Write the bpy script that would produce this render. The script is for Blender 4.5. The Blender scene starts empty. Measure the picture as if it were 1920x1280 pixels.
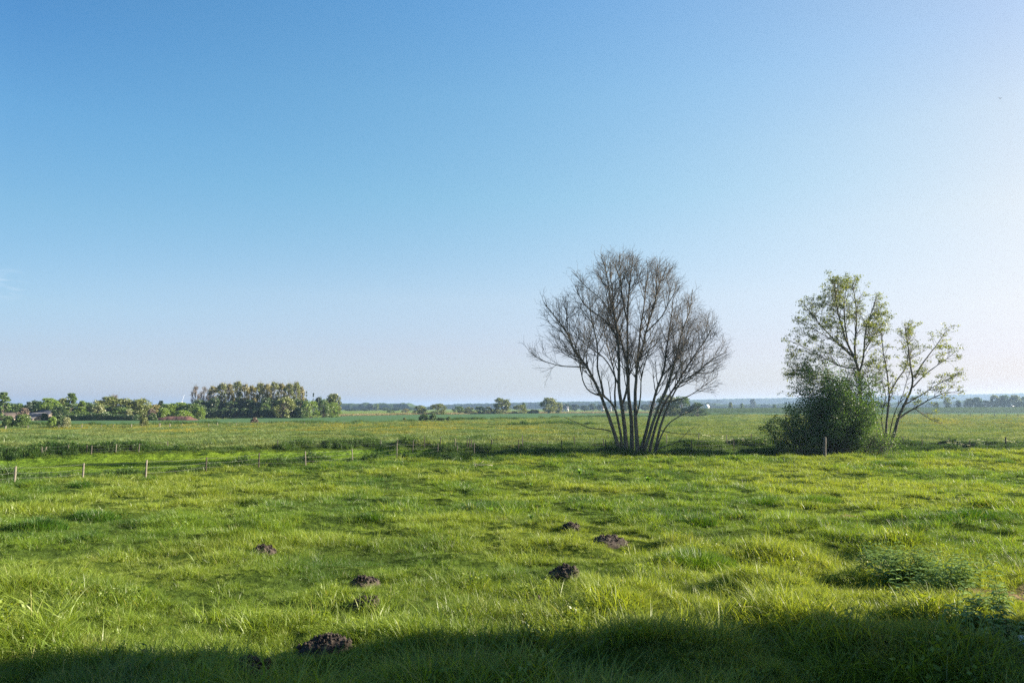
import bpy, math, random
import numpy as np
from mathutils import Vector

random.seed(7)
RNG = np.random.default_rng(7)
scene = bpy.context.scene
COL = scene.collection
R = math.radians

# ------------------------------------------------------------------ camera
F = 1280.0; CX, CY, HOR = 960.0, 640.0, 764.0      # reference photograph pixels
CAMZ = 4.2
PITCH = math.atan((HOR - CY) / F)
cd = bpy.data.cameras.new('camera'); cam = bpy.data.objects.new('camera', cd); COL.objects.link(cam)
cd.lens = 24.0; cd.sensor_width = 36.0; cd.clip_start = 0.05; cd.clip_end = 20000
cam.location = (0, 0, CAMZ); cam.rotation_euler = (R(90) + PITCH, 0, 0)
scene.camera = cam

def ray(px, py):
    a = (px - CX) / F; b = (CY - py) / F
    return Vector((a, math.cos(PITCH) - b * math.sin(PITCH), math.sin(PITCH) + b * math.cos(PITCH)))
def atd(px, py, d):                       # point seen at px,py standing d metres ahead
    r = ray(px, py); k = d / r.y
    return Vector((r.x * k, d, CAMZ + r.z * k))

# ------------------------------------------------------------------ light
SUN_AZ, SUN_EL = 82.0, 21.0        # azimuth to the right of the view direction (+Y)
sv = Vector((math.sin(R(SUN_AZ)) * math.cos(R(SUN_EL)), math.cos(R(SUN_AZ)) * math.cos(R(SUN_EL)), math.sin(R(SUN_EL))))
sl = bpy.data.lights.new('sun', 'SUN'); sun = bpy.data.objects.new('sun', sl); COL.objects.link(sun)
sl.energy = 5.0; sl.angle = R(0.5); sl.color = (1.0, 0.90, 0.74)
sun.rotation_euler = sv.to_track_quat('Z', 'Y').to_euler()
sun.location = (60, 10, 60)

world = bpy.data.worlds.new('World'); scene.world = world; world.use_nodes = True
wn = world.node_tree; wn.nodes.clear()
def N(nt, t, **k):
    n = nt.nodes.new(t)
    for a, b in k.items(): setattr(n, a, b)
    return n
wo = N(wn, 'ShaderNodeOutputWorld'); wb = N(wn, 'ShaderNodeBackground'); sky = N(wn, 'ShaderNodeTexSky')
sky.sky_type = 'NISHITA'; sky.sun_disc = False; sky.sun_elevation = R(SUN_EL); sky.sun_rotation = R(SUN_AZ)
sky.altitude = 0; sky.air_density = 1.0; sky.dust_density = 0.6; sky.ozone_density = 2.5
SKY_TINT = (1.0, 1.0, 1.06)
tc = N(wn, 'ShaderNodeTexCoord'); sx = N(wn, 'ShaderNodeSeparateXYZ'); wn.links.new(tc.outputs['Generated'], sx.inputs[0])
# the sky's colour by height for three directions (away from, across and towards the sun), blended by azimuth
SKYT = [[(0.0, (0.1464, 0.1519, 0.2197)), (0.0264, (0.1464, 0.1519, 0.2197)), (0.0675, (0.1557, 0.1469, 0.1807)), (0.1261, (0.1749, 0.1782, 0.1859)), (0.2404, (0.1597, 0.2067, 0.2033)), (0.3473, (0.1377, 0.2187, 0.2341)), (0.4394, (0.1091, 0.2027, 0.2433)), (1.0, (0.1037, 0.1926, 0.2312))], [(0.0, (0.1747, 0.1669, 0.2112)), (0.0327, (0.1747, 0.1669, 0.2112)), (0.0838, (0.2181, 0.1823, 0.1992)), (0.1564, (0.2703, 0.2331, 0.2162)), (0.2962, (0.2445, 0.2833, 0.2482)), (0.4227, (0.2312, 0.3027, 0.2822)), (0.5264, (0.1974, 0.2918, 0.3052)), (1.0, (0.1875, 0.2772, 0.2899))], [(0.0, (0.1193, 0.0981, 0.1105)), (0.0264, (0.1193, 0.0981, 0.1105)), (0.0677, (0.1606, 0.1271, 0.1385)), (0.1264, (0.2218, 0.165, 0.1453)), (0.241, (0.305, 0.223, 0.1666)), (0.3482, (0.3277, 0.2559, 0.1938)), (0.4405, (0.2998, 0.2578, 0.2198)), (1.0, (0.2848, 0.2449, 0.2088))]]      # SKYT
hv = N(wn, 'ShaderNodeVectorMath', operation='MULTIPLY'); wn.links.new(tc.outputs['Generated'], hv.inputs[0]); hv.inputs[1].default_value = (1, 1, 0)
hn = N(wn, 'ShaderNodeVectorMath', operation='NORMALIZE'); wn.links.new(hv.outputs[0], hn.inputs[0])
dot = N(wn, 'ShaderNodeVectorMath', operation='DOT_PRODUCT'); wn.links.new(hn.outputs[0], dot.inputs[0]); dot.inputs[1].default_value = (math.sin(R(SUN_AZ)), math.cos(R(SUN_AZ)), 0)
uu = N(wn, 'ShaderNodeMapRange'); wn.links.new(dot.outputs['Value'], uu.inputs[0]); uu.inputs[1].default_value = -.485; uu.inputs[2].default_value = .707
def wmath(op, a, b):
    m_ = N(wn, 'ShaderNodeMath', operation=op)
    for i, v in ((0, a), (1, b)):
        if hasattr(v, 'is_linked'): wn.links.new(v, m_.inputs[i])
        else: m_.inputs[i].default_value = v
    return m_.outputs[0]
U_ = uu.outputs[0]; iu = wmath('SUBTRACT', 1.0, U_)
wts = [wmath('MULTIPLY', iu, wmath('SUBTRACT', 1.0, wmath('MULTIPLY', U_, 2.0))), wmath('MULTIPLY', wmath('MULTIPLY', iu, U_), 4.0), wmath('MULTIPLY', U_, wmath('SUBTRACT', wmath('MULTIPLY', U_, 2.0), 1.0))]
acc = None
for w_, tb in zip(wts, SKYT):
    ramp = N(wn, 'ShaderNodeValToRGB'); cr_ = ramp.color_ramp; cr_.interpolation = 'LINEAR'
    while len(cr_.elements) < len(tb): cr_.elements.new(.5)
    for e_, (p_, c_) in zip(cr_.elements, tb): e_.position = p_; e_.color = (*c_, 1)
    wn.links.new(sx.outputs[2], ramp.inputs[0])
    sc_ = N(wn, 'ShaderNodeVectorMath', operation='SCALE'); wn.links.new(ramp.outputs[0], sc_.inputs[0]); wn.links.new(w_, sc_.inputs['Scale'])
    if acc is None: acc = sc_.outputs[0]
    else:
        ad = N(wn, 'ShaderNodeVectorMath', operation='ADD'); wn.links.new(acc, ad.inputs[0]); wn.links.new(sc_.outputs[0], ad.inputs[1]); acc = ad.outputs[0]
tint = N(wn, 'ShaderNodeVectorMath', operation='MULTIPLY'); wn.links.new(sky.outputs[0], tint.inputs[0]); wn.links.new(acc, tint.inputs[1])
gl = N(wn, 'ShaderNodeVectorMath', operation='SCALE'); gl.inputs['Scale'].default_value = 4.0; wn.links.new(tint.outputs[0], gl.inputs[0])
# one faint wisp of cirrus low on the left
wd_ = ray(14, 532).normalized(); d2 = N(wn, 'ShaderNodeVectorMath', operation='DOT_PRODUCT'); wn.links.new(tc.outputs['Generated'], d2.inputs[0]); d2.inputs[1].default_value = wd_
wm = N(wn, 'ShaderNodeMapRange', interpolation_type='SMOOTHSTEP'); wn.links.new(d2.outputs['Value'], wm.inputs[0]); wm.inputs[1].default_value = math.cos(R(1.3)); wm.inputs[2].default_value = 1.0
mp = N(wn, 'ShaderNodeMapping'); mp.inputs['Scale'].default_value = (30, 30, 160); wn.links.new(tc.outputs['Generated'], mp.inputs[0]); wnz = N(wn, 'ShaderNodeTexNoise'); wnz.inputs['Scale'].default_value = 1; wn.links.new(mp.outputs[0], wnz.inputs[0])
wm2 = N(wn, 'ShaderNodeMapRange'); wn.links.new(wnz.outputs[0], wm2.inputs[0]); wm2.inputs[1].default_value = .45; wm2.inputs[2].default_value = .75; wm2.inputs[4].default_value = .3
wm3 = N(wn, 'ShaderNodeMath', operation='MULTIPLY'); wn.links.new(wm.outputs[0], wm3.inputs[0]); wn.links.new(wm2.outputs[0], wm3.inputs[1])
wi = N(wn, 'ShaderNodeMix', data_type='RGBA'); wn.links.new(wm3.outputs[0], wi.inputs[0]); wn.links.new(gl.outputs[0], wi.inputs[6]); wi.inputs[7].default_value = (4.6, 4.9, 5.4, 1)
wn.links.new(wi.outputs[2], wb.inputs[0]); wb.inputs[1].default_value = 0.06
wn.links.new(wb.outputs[0], wo.inputs[0])

scene.view_settings.view_transform = 'Standard'; scene.view_settings.look = 'None'
scene.view_settings.exposure = 1.85; scene.view_settings.gamma = 1.0; scene.view_settings.use_curve_mapping = False
scene.render.engine = 'CYCLES'
cy = scene.cycles
cy.max_bounces = 6; cy.diffuse_bounces = 3; cy.glossy_bounces = 1; cy.transmission_bounces = 3; cy.volume_bounces = 0
cy.transparent_max_bounces = 4; cy.use_adaptive_sampling = True; cy.adaptive_threshold = 0.008
cy.use_denoising = False; cy.denoiser = 'OPENIMAGEDENOISE'; cy.denoising_input_passes = 'RGB_ALBEDO_NORMAL'; cy.denoising_prefilter = 'ACCURATE'

# ------------------------------------------------------------------ helpers
def _h(ix, iy, s):
    n = (ix.astype(np.int64) * 374761393 + iy.astype(np.int64) * 668265263 + s * 974711) & 0x7fffffff
    n = ((n ^ (n >> 13)) * 1274126177) & 0x7fffffff
    return ((n ^ (n >> 16)) & 0xffff) / 65535.0
def vnoise(x, y, s=0):
    x = np.asarray(x, float); y = np.asarray(y, float)
    ix = np.floor(x); iy = np.floor(y); fx = x - ix; fy = y - iy
    fx = fx * fx * (3 - 2 * fx); fy = fy * fy * (3 - 2 * fy)
    a = _h(ix, iy, s); b = _h(ix + 1, iy, s); c = _h(ix, iy + 1, s); d = _h(ix + 1, iy + 1, s)
    return (a * (1 - fx) + b * fx) * (1 - fy) + (c * (1 - fx) + d * fx) * fy
def fbm(x, y, o=3, s=0):
    v = 0; a = .5; t = 0
    for i in range(o):
        v = v + a * vnoise(np.asarray(x) * 2 ** i + 17.3 * i, np.asarray(y) * 2 ** i - 9.1 * i, s + i); t += a; a *= .5
    return v / t
def sst(a, b, x):
    t = np.clip((np.asarray(x, float) - a) / (b - a), 0, 1); return t * t * (3 - 2 * t)

def yf(x): return np.interp(x, [-60, -28, -15.4, -9.4, 4.5, 16.6, 45, 80], [30, 38, 50.7, 56, 61.8, 63.2, 67, 70])
def yr(x): return np.interp(x, [-60, -44, -30, -14, 1, 17.7, 28.6, 45, 53, 80], [57, 60.4, 66, 73.6, 69.5, 76, 79, 78, 73.6, 72])
HUMPS = [(3.25, 9.1, .62, .24), (2.45, 9.0, .45, -.22), (5.6, 10.2, .8, .13), (4.7, 9.7, .5, -.16), (5.3, 13.5, .9, .22), (4.3, 13.2, .6, -.14), (-4.6, 12.0, .7, .18), (-5.4, 11.8, .5, -.12), (1.3, 8.2, .4, .12), (8.2, 14.5, 1.0, .25), (7.0, 14.2, .7, -.18)]
def height(x, y):
    x = np.asarray(x, float); y = np.asarray(y, float)
    z = np.interp(y, [-60, 0, 6, 14, 25, 36, 46], [2.6, 2.25, 1.92, 1.3, .68, .2, 0.0])
    near = 1 - sst(90, 260, np.hypot(x, y))
    z = z + near * ((fbm(x / 7, y / 7, 2, 3) - .5) * .30 + (fbm(x / 1.3, y / 1.1, 3, 5) - .5) * .42 + (fbm(x / .5, y / .45, 2, 8) - .5) * .10)
    fore = (1 - sst(14, 30, y)) * sst(-1, 3, x)
    z = z + fore * (fbm(x / .8 + 7, y / .65, 3, 15) - .5) * .26
    for hx_, hy_, hr, hh_ in HUMPS: z = z + .85 * hh_ * np.exp(-(((x - hx_) / hr) ** 2 + ((y - hy_) / hr) ** 2))
    far = sst(120, 300, y)
    z = z + far * (fbm(x / 40, y / 25, 3, 11) - .5) * .35
    a, b = yf(x), yr(x)
    dep = np.interp(x, [-20, -8], [.55, .75])
    z = z - dep * sst(a + .8, a + 3.2, y) * (1 - sst(b - 4.5, b - 2, y)) * (np.abs(x) < 90)
    z = z - .45 * np.exp(-((y - (a - 3.2)) / 1.6) ** 2) * sst(6, 14, x) * (1 - sst(26, 34, x))
    z = z + .25 * np.exp(-((y - (b - .5)) / 1.6) ** 2) * (np.abs(x) < 90)
    return z
def ground_at(px, py):
    r = ray(px, py); lo = 3.0
    prev = lo
    for i in range(4000):
        t = lo * 1.004
        p = Vector((0, 0, CAMZ)) + r * (t / r.y)
        if p.z < float(height(p.x, p.y)): return Vector((p.x, p.y, float(height(p.x, p.y))))
        lo = t
    return p
def gz(x, y): return float(height(x, y))

# ------------------------------------------------------------------ mesh tools
def fast_mesh(name, V, Fs):
    """V (n,3); Fs list of int arrays (m,3)/(m,4)"""
    me = bpy.data.meshes.new(name)
    V = np.asarray(V, np.float32)
    Fs = [np.asarray(f, np.int32) for f in Fs if len(f)]
    nl = sum(f.size for f in Fs); npoly = sum(len(f) for f in Fs)
    me.vertices.add(len(V)); me.vertices.foreach_set('co', V.ravel())
    me.loops.add(nl); me.polygons.add(npoly)
    me.loops.foreach_set('vertex_index', np.concatenate([f.ravel() for f in Fs]))
    tot = np.concatenate([np.full(len(f), f.shape[1], np.int32) for f in Fs])
    st = np.concatenate([[0], np.cumsum(tot)[:-1]]).astype(np.int32)
    me.polygons.foreach_set('loop_start', st)
    try: me.polygons.foreach_set('loop_total', tot)
    except Exception: pass
    me.update(calc_edges=True); me.validate()
    return me
class MB:
    def __init__(s): s.V = []; s.Q = []; s.T = []; s.n = 0
    def add(s, V, Q=None, T=None):
        V = np.asarray(V, float).reshape(-1, 3)
        if Q is not None and len(Q): s.Q.append(np.asarray(Q, int) + s.n)
        if T is not None and len(T): s.T.append(np.asarray(T, int) + s.n)
        s.V.append(V); s.n += len(V)
    def tube(s, pts, rad, sides=5, cap=False):
        P = np.asarray(pts, float); n = len(P); rad = np.broadcast_to(np.asarray(rad, float), (n,))
        T = np.gradient(P, axis=0); T /= np.linalg.norm(T, axis=1)[:, None] + 1e-9
        ref = np.array([0, 0, 1.0]) if abs(T[0, 2]) < .8 else np.array([1.0, 0, 0])
        A = np.cross(T, ref); A /= np.linalg.norm(A, axis=1)[:, None] + 1e-9
        B = np.cross(T, A)
        an = np.linspace(0, 2 * np.pi, sides, endpoint=False)
        ring = A[:, None, :] * np.cos(an)[None, :, None] + B[:, None, :] * np.sin(an)[None, :, None]
        V = (P[:, None, :] + ring * rad[:, None, None]).reshape(-1, 3)
        i = np.arange(n - 1)[:, None] * sides; j = np.arange(sides)[None, :]; k = (j + 1) % sides
        Q = np.stack([i + j, i + k, i + sides + k, i + sides + j], -1).reshape(-1, 4)
        T_ = None
        if cap:
            V = np.vstack([V, P[0], P[-1]]); c0, c1 = n * sides, n * sides + 1; b = (n - 1) * sides
            T_ = [[c0, (q + 1) % sides, q] for q in range(sides)] + [[c1, b + q, b + (q + 1) % sides] for q in range(sides)]
        s.add(V, Q, T_)
    def box(s, x0, x1, y0, y1, z0, z1):
        V = [(x, y, z) for z in (z0, z1) for x, y in ((x0, y0), (x1, y0), (x1, y1), (x0, y1))]
        s.add(V, [(3, 2, 1, 0), (4, 5, 6, 7), (0, 1, 5, 4), (1, 2, 6, 5), (2, 3, 7, 6), (3, 0, 4, 7)])
    def leaves(s, C, size, rng, flat=0.0, aspect=.55):
        """one folded-quad leaf per centre"""
        C = np.asarray(C, float); n = len(C)
        if not n: return
        d = rng.normal(size=(n, 3)); d /= np.linalg.norm(d, axis=1)[:, None]
        u = rng.normal(size=(n, 3)); u[:, 2] += flat * 2; w = np.cross(d, u); w /= np.linalg.norm(w, axis=1)[:, None] + 1e-9
        sz = np.broadcast_to(np.asarray(size, float), (n,)) * rng.uniform(.65, 1.35, n)
        a = C - d * sz[:, None] * .5; b = C + w * sz[:, None] * aspect * .5; c = C + d * sz[:, None] * .5; e = C - w * sz[:, None] * aspect * .5
        s.add(np.stack([a, b, c, e], 1).reshape(-1, 3), np.arange(n * 4).reshape(-1, 4))
    def mesh(s, name):
        V = np.concatenate(s.V) if s.V else np.zeros((0, 3))
        Fs = []
        if s.Q: Fs.append(np.concatenate(s.Q))
        if s.T: Fs.append(np.concatenate(s.T))
        return fast_mesh(name, V, Fs)
    def build(s, name, mat, parent=None, smooth=False):
        me = s.mesh(name); me.materials.append(mat)
        if smooth: me.polygons.foreach_set('use_smooth', np.ones(len(me.polygons), bool))
        o = bpy.data.objects.new(name, me); COL.objects.link(o)
        if parent: o.parent = parent
        return o
def tag(o, label=None, cat=None, group=None, kind=None):
    if label: o['label'] = label
    if cat: o['category'] = cat
    if group: o['group'] = group
    if kind: o['kind'] = kind
    return o
def empty(name, loc, rz=0.0):
    o = bpy.data.objects.new(name, None); COL.objects.link(o); o.location = loc; o.rotation_euler = (0, 0, rz)
    o.empty_display_size = .3
    return o

# ------------------------------------------------------------------ materials
def noise_node(nt, scale, detail=3, rough=.55, vec=None):
    n = N(nt, 'ShaderNodeTexNoise'); n.inputs['Scale'].default_value = scale; n.inputs['Detail'].default_value = detail
    n.inputs['Roughness'].default_value = rough
    if vec is not None: nt.links.new(vec, n.inputs['Vector'])
    return n
def mix(nt, fac, a, b, blend='MIX'):
    m = N(nt, 'ShaderNodeMix', data_type='RGBA', blend_type=blend)
    for i, v in ((0, fac), (6, a), (7, b)):
        if hasattr(v, 'is_linked'): nt.links.new(v, m.inputs[i])
        else: m.inputs[i].default_value = v if i == 0 else (*v[:3], 1)
    return m.outputs[2]
def rng_map(nt, v, a, b, c=0, d=1):
    m = N(nt, 'ShaderNodeMapRange'); m.interpolation_type = 'SMOOTHSTEP'
    nt.links.new(v, m.inputs[0]); m.inputs[1].default_value = a; m.inputs[2].default_value = b
    m.inputs[3].default_value = c; m.inputs[4].default_value = d
    return m.outputs[0]
def math_node(nt, op, a, b):
    m = N(nt, 'ShaderNodeMath', operation=op)
    for i, v in ((0, a), (1, b)):
        if hasattr(v, 'is_linked'): nt.links.new(v, m.inputs[i])
        else: m.inputs[i].default_value = v
    return m.outputs[0]
def leaf_shader(nt, col, trans=.4, gloss=.06, grough=.48, tcol=None):
    o = N(nt, 'ShaderNodeOutputMaterial'); d = N(nt, 'ShaderNodeBsdfDiffuse'); t = N(nt, 'ShaderNodeBsdfTranslucent'); g = N(nt, 'ShaderNodeBsdfGlossy')
    m1 = N(nt, 'ShaderNodeMixShader'); m2 = N(nt, 'ShaderNodeMixShader')
    L = nt.links
    L.new(col, d.inputs[0])
    tc_ = mix(nt, 1.0, col, tcol or (1.25, 1.15, .55), 'MULTIPLY'); L.new(tc_, t.inputs[0])
    g.inputs['Roughness'].default_value = grough; g.inputs[0].default_value = (1, 1, 1, 1)
    m1.inputs[0].default_value = trans; L.new(d.outputs[0], m1.inputs[1]); L.new(t.outputs[0], m1.inputs[2])
    m2.inputs[0].default_value = gloss; L.new(m1.outputs[0], m2.inputs[1]); L.new(g.outputs[0], m2.inputs[2])
    L.new(m2.outputs[0], o.inputs[0])
def new_mat(name):
    m = bpy.data.materials.new(name); m.use_nodes = True; m.node_tree.nodes.clear(); return m
def foliage_mat(name, a, b, scale=.6, trans=.35, gloss=.04):
    m = new_mat(name); nt = m.node_tree
    g = N(nt, 'ShaderNodeNewGeometry'); n = noise_node(nt, scale, 4, .6, g.outputs['Position'])
    oi = N(nt, 'ShaderNodeObjectInfo')
    f = math_node(nt, 'ADD', n.outputs[0], math_node(nt, 'MULTIPLY', math_node(nt, 'SUBTRACT', oi.outputs['Random'], .5), .22))
    c = mix(nt, rng_map(nt, f, .34, .66), a, b)
    # single leaves differ a little
    c = mix(nt, math_node(nt, 'MULTIPLY', g.outputs['Random Per Island'], .45), c, tuple(min(1, q * 1.9) for q in b))
    leaf_shader(nt, c, trans, gloss); return m
def grass_mat(name, cols, trans=.42, gloss=.07, flowers=False, patch=.35):
    """cols: deep, mid, yellow, dry"""
    m = new_mat(name); nt = m.node_tree
    g = N(nt, 'ShaderNodeNewGeometry'); P = g.outputs['Position']
    n1 = noise_node(nt, patch, 4, .6, P); n2 = noise_node(nt, patch * 5, 2, .5, P); n3 = noise_node(nt, .09, 2, .5, P)
    oi = N(nt, 'ShaderNodeObjectInfo')
    c = mix(nt, rng_map(nt, n1.outputs[0], .36, .62), cols[0], cols[1])
    c = mix(nt, rng_map(nt, n3.outputs[0], .42, .62, 0, .75), c, cols[2])
    c = mix(nt, rng_map(nt, n2.outputs[0], .62, .76, 0, .35), c, cols[3])
    c = mix(nt, rng_map(nt, g.outputs['Random Per Island'], .89, 1.0, 0, .85), c, cols[3])
    c = mix(nt, rng_map(nt, g.outputs['Random Per Island'], 0, .5, .35, 0), c, cols[0])
    if flowers:
        s = N(nt, 'ShaderNodeSeparateXYZ'); nt.links.new(P, s.inputs[0])
        f1 = math_node(nt, 'MULTIPLY', rng_map(nt, s.outputs[1], 98, 125), rng_map(nt, s.outputs[1], 200, 250, 1, 0))
        f1 = math_node(nt, 'MULTIPLY', f1, rng_map(nt, s.outputs[0], 0, 20, 1, .12))
        f2 = math_node(nt, 'MULTIPLY', rng_map(nt, s.outputs[0], 75, 120), rng_map(nt, s.outputs[1], 110, 160))
        f = math_node(nt, 'MAXIMUM', f1, f2)
        nn = noise_node(nt, .07, 4, .65, P)
        f = math_node(nt, 'MULTIPLY', f, rng_map(nt, nn.outputs[0], .44, .60))
        f = math_node(nt, 'MULTIPLY', f, rng_map(nt, g.outputs['Random Per Island'], .45, .6, 0, .9))
        c = mix(nt, f, c, (.42, .33, .02))
    leaf_shader(nt, c, trans, gloss); return m
def solid_mat(name, a, b, scale=8, rough=.85, bump=0.0, bscale=None, spec=.3, stretch=None):
    m = new_mat(name); nt = m.node_tree
    o = N(nt, 'ShaderNodeOutputMaterial'); p = N(nt, 'ShaderNodeBsdfPrincipled'); tcn = N(nt, 'ShaderNodeTexCoord')
    v = tcn.outputs['Object']
    if stretch:
        mp = N(nt, 'ShaderNodeMapping'); mp.inputs['Scale'].default_value = stretch; nt.links.new(v, mp.inputs[0]); v = mp.outputs[0]
    n = noise_node(nt, scale, 5, .6, v)
    nt.links.new(mix(nt, rng_map(nt, n.outputs[0], .35, .65), a, b), p.inputs['Base Color'])
    p.inputs['Roughness'].default_value = rough; p.inputs['Specular IOR Level'].default_value = spec
    if bump:
        bn = noise_node(nt, bscale or scale * 3, 4, .6, v); bb = N(nt, 'ShaderNodeBump'); bb.inputs['Strength'].default_value = bump
        bb.inputs['Distance'].default_value = .02
        nt.links.new(bn.outputs[0], bb.inputs['Height']); nt.links.new(bb.outputs[0], p.inputs['Normal'])
    nt.links.new(p.outputs[0], o.inputs[0]); return m
M = {}
M['pasture'] = grass_mat('pasture grass', ((.060, .135, .015), (.178, .280, .022), (.268, .328, .038), (.42, .38, .15)), trans=.5, gloss=.03)
M['meadow'] = grass_mat('meadow grass', ((.085, .150, .040), (.155, .225, .066), (.215, .255, .080), (.30, .33, .17)), trans=.4, gloss=.025, flowers=True, patch=.12)
M['weeds'] = grass_mat('ditch weeds', ((.028, .074, .012), (.072, .138, .020), (.085, .150, .026), (.16, .19, .07)), trans=.4, gloss=.02, patch=.5)
M['strip'] = grass_mat('short wet grass', ((.115, .200, .020), (.170, .265, .028), (.205, .290, .036), (.20, .27, .04)), trans=.4, gloss=.01, patch=.12)
M['bark'] = solid_mat('bark', (.065, .056, .042), (.150, .130, .092), 3, .9, .5, 14)
M['bark_light'] = solid_mat('twig bark', (.080, .070, .060), (.135, .118, .098), 2, .9)
M['wood'] = solid_mat('weathered post wood', (.055, .048, .038), (.130, .115, .092), 6, .9, .4, 30, stretch=(6, 6, 1))
M['wood_pale'] = solid_mat('pale new post wood', (.11, .098, .074), (.21, .188, .145), 6, .85, .3, 30, stretch=(6, 6, 1))
M['wood_dark'] = solid_mat('dark old post wood', (.030, .024, .018), (.075, .060, .045), 6, .9, .4, 30, stretch=(6, 6, 1))
M['wire'] = solid_mat('galvanised wire', (.16, .16, .15), (.24, .23, .22), 10, .6)
M['soil'] = solid_mat('molehill soil', (.020, .015, .013), (.078, .061, .049), 9, .95, .8, 60)
M['heap'] = solid_mat('brown heap soil', (.060, .030, .024), (.120, .062, .048), 1.2, .95, .8, 5)

# ------------------------------------------------------------------ ground
def crop_front(x): return np.interp(x, [-400, -107, -48, -11, 21, 130, 500], [150, 163, 192, 244, 299, 420, 490])
def crop_back(x): return np.interp(x, [-400, -150, -106, -98, -85, -60, 34, 500], [195, 205, 211, 258, 300, 370, 489, 500])
def axis(dense0, dense1, step, lim0, lim1, g):
    a = list(np.arange(dense0, dense1, step)); s = step
    while a[-1] < lim1: s *= g; a.append(a[-1] + s)
    b = []; s = step; p = dense0
    while p > lim0: s *= g; p -= s; b.append(p)
    return np.array(b[::-1] + a)
xs = axis(-48, 58, .30, -6000, 6000, 1.09); ys = axis(2, 92, .26, -80, 9000, 1.045)
X, Y = np.meshgrid(xs, ys)
Z = height(X, Y)
molehills = []     # filled below, needs ground only
nx, ny = len(xs), len(ys)
idx = np.arange(nx * ny).reshape(ny, nx)
Q = np.stack([idx[:-1, :-1], idx[:-1, 1:], idx[1:, 1:], idx[1:, :-1]], -1).reshape(-1, 4)
gme = fast_mesh('ground', np.stack([X, Y, Z], -1).reshape(-1, 3), [Q])
gme.polygons.foreach_set('use_smooth', np.ones(len(gme.polygons), bool))
PATH = (6.9, 9.4)
def dirt(x, y):
    n = fbm(x / .5, y / .5, 3, 21)
    a = sst(.35, 0, np.hypot((x - 7.15) / 1.6, (y - 9.25) / .9) - .75 + (n - .5) * .7)
    p = ground_at(1490, 968); b = .75 * sst(.5, 0, np.hypot((x - p.x) / 2.6, (y - p.y) / .8) - .7 + (n - .5) * 1.2)
    p = ground_at(265, 1012); c = .65 * sst(.5, 0, np.hypot((x - p.x) / 1.2, (y - p.y) / .4) - .7 + (n - .5) * 1.2)
    return np.maximum(np.maximum(a, b), c)
gx, gy = X.ravel(), Y.ravel()
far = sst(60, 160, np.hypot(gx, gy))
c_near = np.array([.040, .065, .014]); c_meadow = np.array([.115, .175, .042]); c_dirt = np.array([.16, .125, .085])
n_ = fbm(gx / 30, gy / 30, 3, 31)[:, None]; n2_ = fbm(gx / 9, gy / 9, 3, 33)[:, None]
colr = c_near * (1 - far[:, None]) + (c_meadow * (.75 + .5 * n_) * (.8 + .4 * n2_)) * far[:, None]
inst = ((gy > yf(gx) + 2) & (gy < yr(gx) - 2.5) & (gx < -5))[:, None]
colr = np.where(inst, np.array([.10, .17, .022]), colr)
dd = dirt(gx, gy)[:, None] * (gy < 40)[:, None]
colr = colr * (1 - dd) + c_dirt * dd
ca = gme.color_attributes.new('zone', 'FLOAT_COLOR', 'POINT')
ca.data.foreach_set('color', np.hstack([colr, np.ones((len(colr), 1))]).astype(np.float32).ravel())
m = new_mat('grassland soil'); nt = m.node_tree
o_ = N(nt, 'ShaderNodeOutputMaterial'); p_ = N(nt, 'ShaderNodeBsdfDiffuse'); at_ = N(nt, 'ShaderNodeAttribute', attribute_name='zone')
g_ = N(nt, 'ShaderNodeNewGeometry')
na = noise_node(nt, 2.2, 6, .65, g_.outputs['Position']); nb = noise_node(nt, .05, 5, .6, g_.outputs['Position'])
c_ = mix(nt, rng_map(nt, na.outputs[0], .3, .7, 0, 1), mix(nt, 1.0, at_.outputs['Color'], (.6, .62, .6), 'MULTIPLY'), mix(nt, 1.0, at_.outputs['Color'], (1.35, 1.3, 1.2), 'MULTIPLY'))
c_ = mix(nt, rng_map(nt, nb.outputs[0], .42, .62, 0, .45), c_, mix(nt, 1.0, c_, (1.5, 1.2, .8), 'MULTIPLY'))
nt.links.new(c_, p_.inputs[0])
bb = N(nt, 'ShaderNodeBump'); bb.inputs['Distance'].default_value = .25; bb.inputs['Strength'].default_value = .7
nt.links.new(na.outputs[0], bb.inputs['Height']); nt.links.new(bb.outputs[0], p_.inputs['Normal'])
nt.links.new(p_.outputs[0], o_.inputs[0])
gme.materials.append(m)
ground = bpy.data.objects.new('ground', gme); COL.objects.link(ground); tag(ground, kind='structure')

# crop field sheet
cx_ = np.concatenate([np.arange(-400, 60, 4.0), np.arange(60, 501, 10.0)]); rows = 46
V = []; 
for i, x in enumerate(cx_):
    a, b = float(crop_front(x)), float(crop_back(x))
    for j in range(rows):
        y = a + (b - a) * (j / (rows - 1)) + (1.2 * (vnoise(x / 7, j, 5) - .5) if j == 0 else 0)
        edge = 0 if j == 0 or j == rows - 1 else 1
        V.append((x, y, gz(x, y) + (.28 + .1 * float(fbm(x / 3, y / 3, 2, 41))) * edge - .05 * (1 - edge)))
ii = np.arange(len(cx_) * rows).reshape(len(cx_), rows)
Q = np.stack([ii[:-1, :-1], ii[1:, :-1], ii[1:, 1:], ii[:-1, 1:]], -1).reshape(-1, 4)
M['crop'] = new_mat('young cereal crop'); nt = M['crop'].node_tree
g_ = N(nt, 'ShaderNodeNewGeometry'); w1 = noise_node(nt, .9, 5, .7, g_.outputs['Position']); w2 = noise_node(nt, .03, 3, .5, g_.outputs['Position'])
c_ = mix(nt, rng_map(nt, w1.outputs[0], .3, .7), (.045, .105, .035), (.095, .180, .062))
c_ = mix(nt, rng_map(nt, w2.outputs[0], .4, .65, 0, .5), c_, (.085, .17, .075))
leaf_shader(nt, c_, .25, .03)
cme = fast_mesh('crop_field', np.array(V), [Q]); cme.materials.append(M['crop'])
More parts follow.
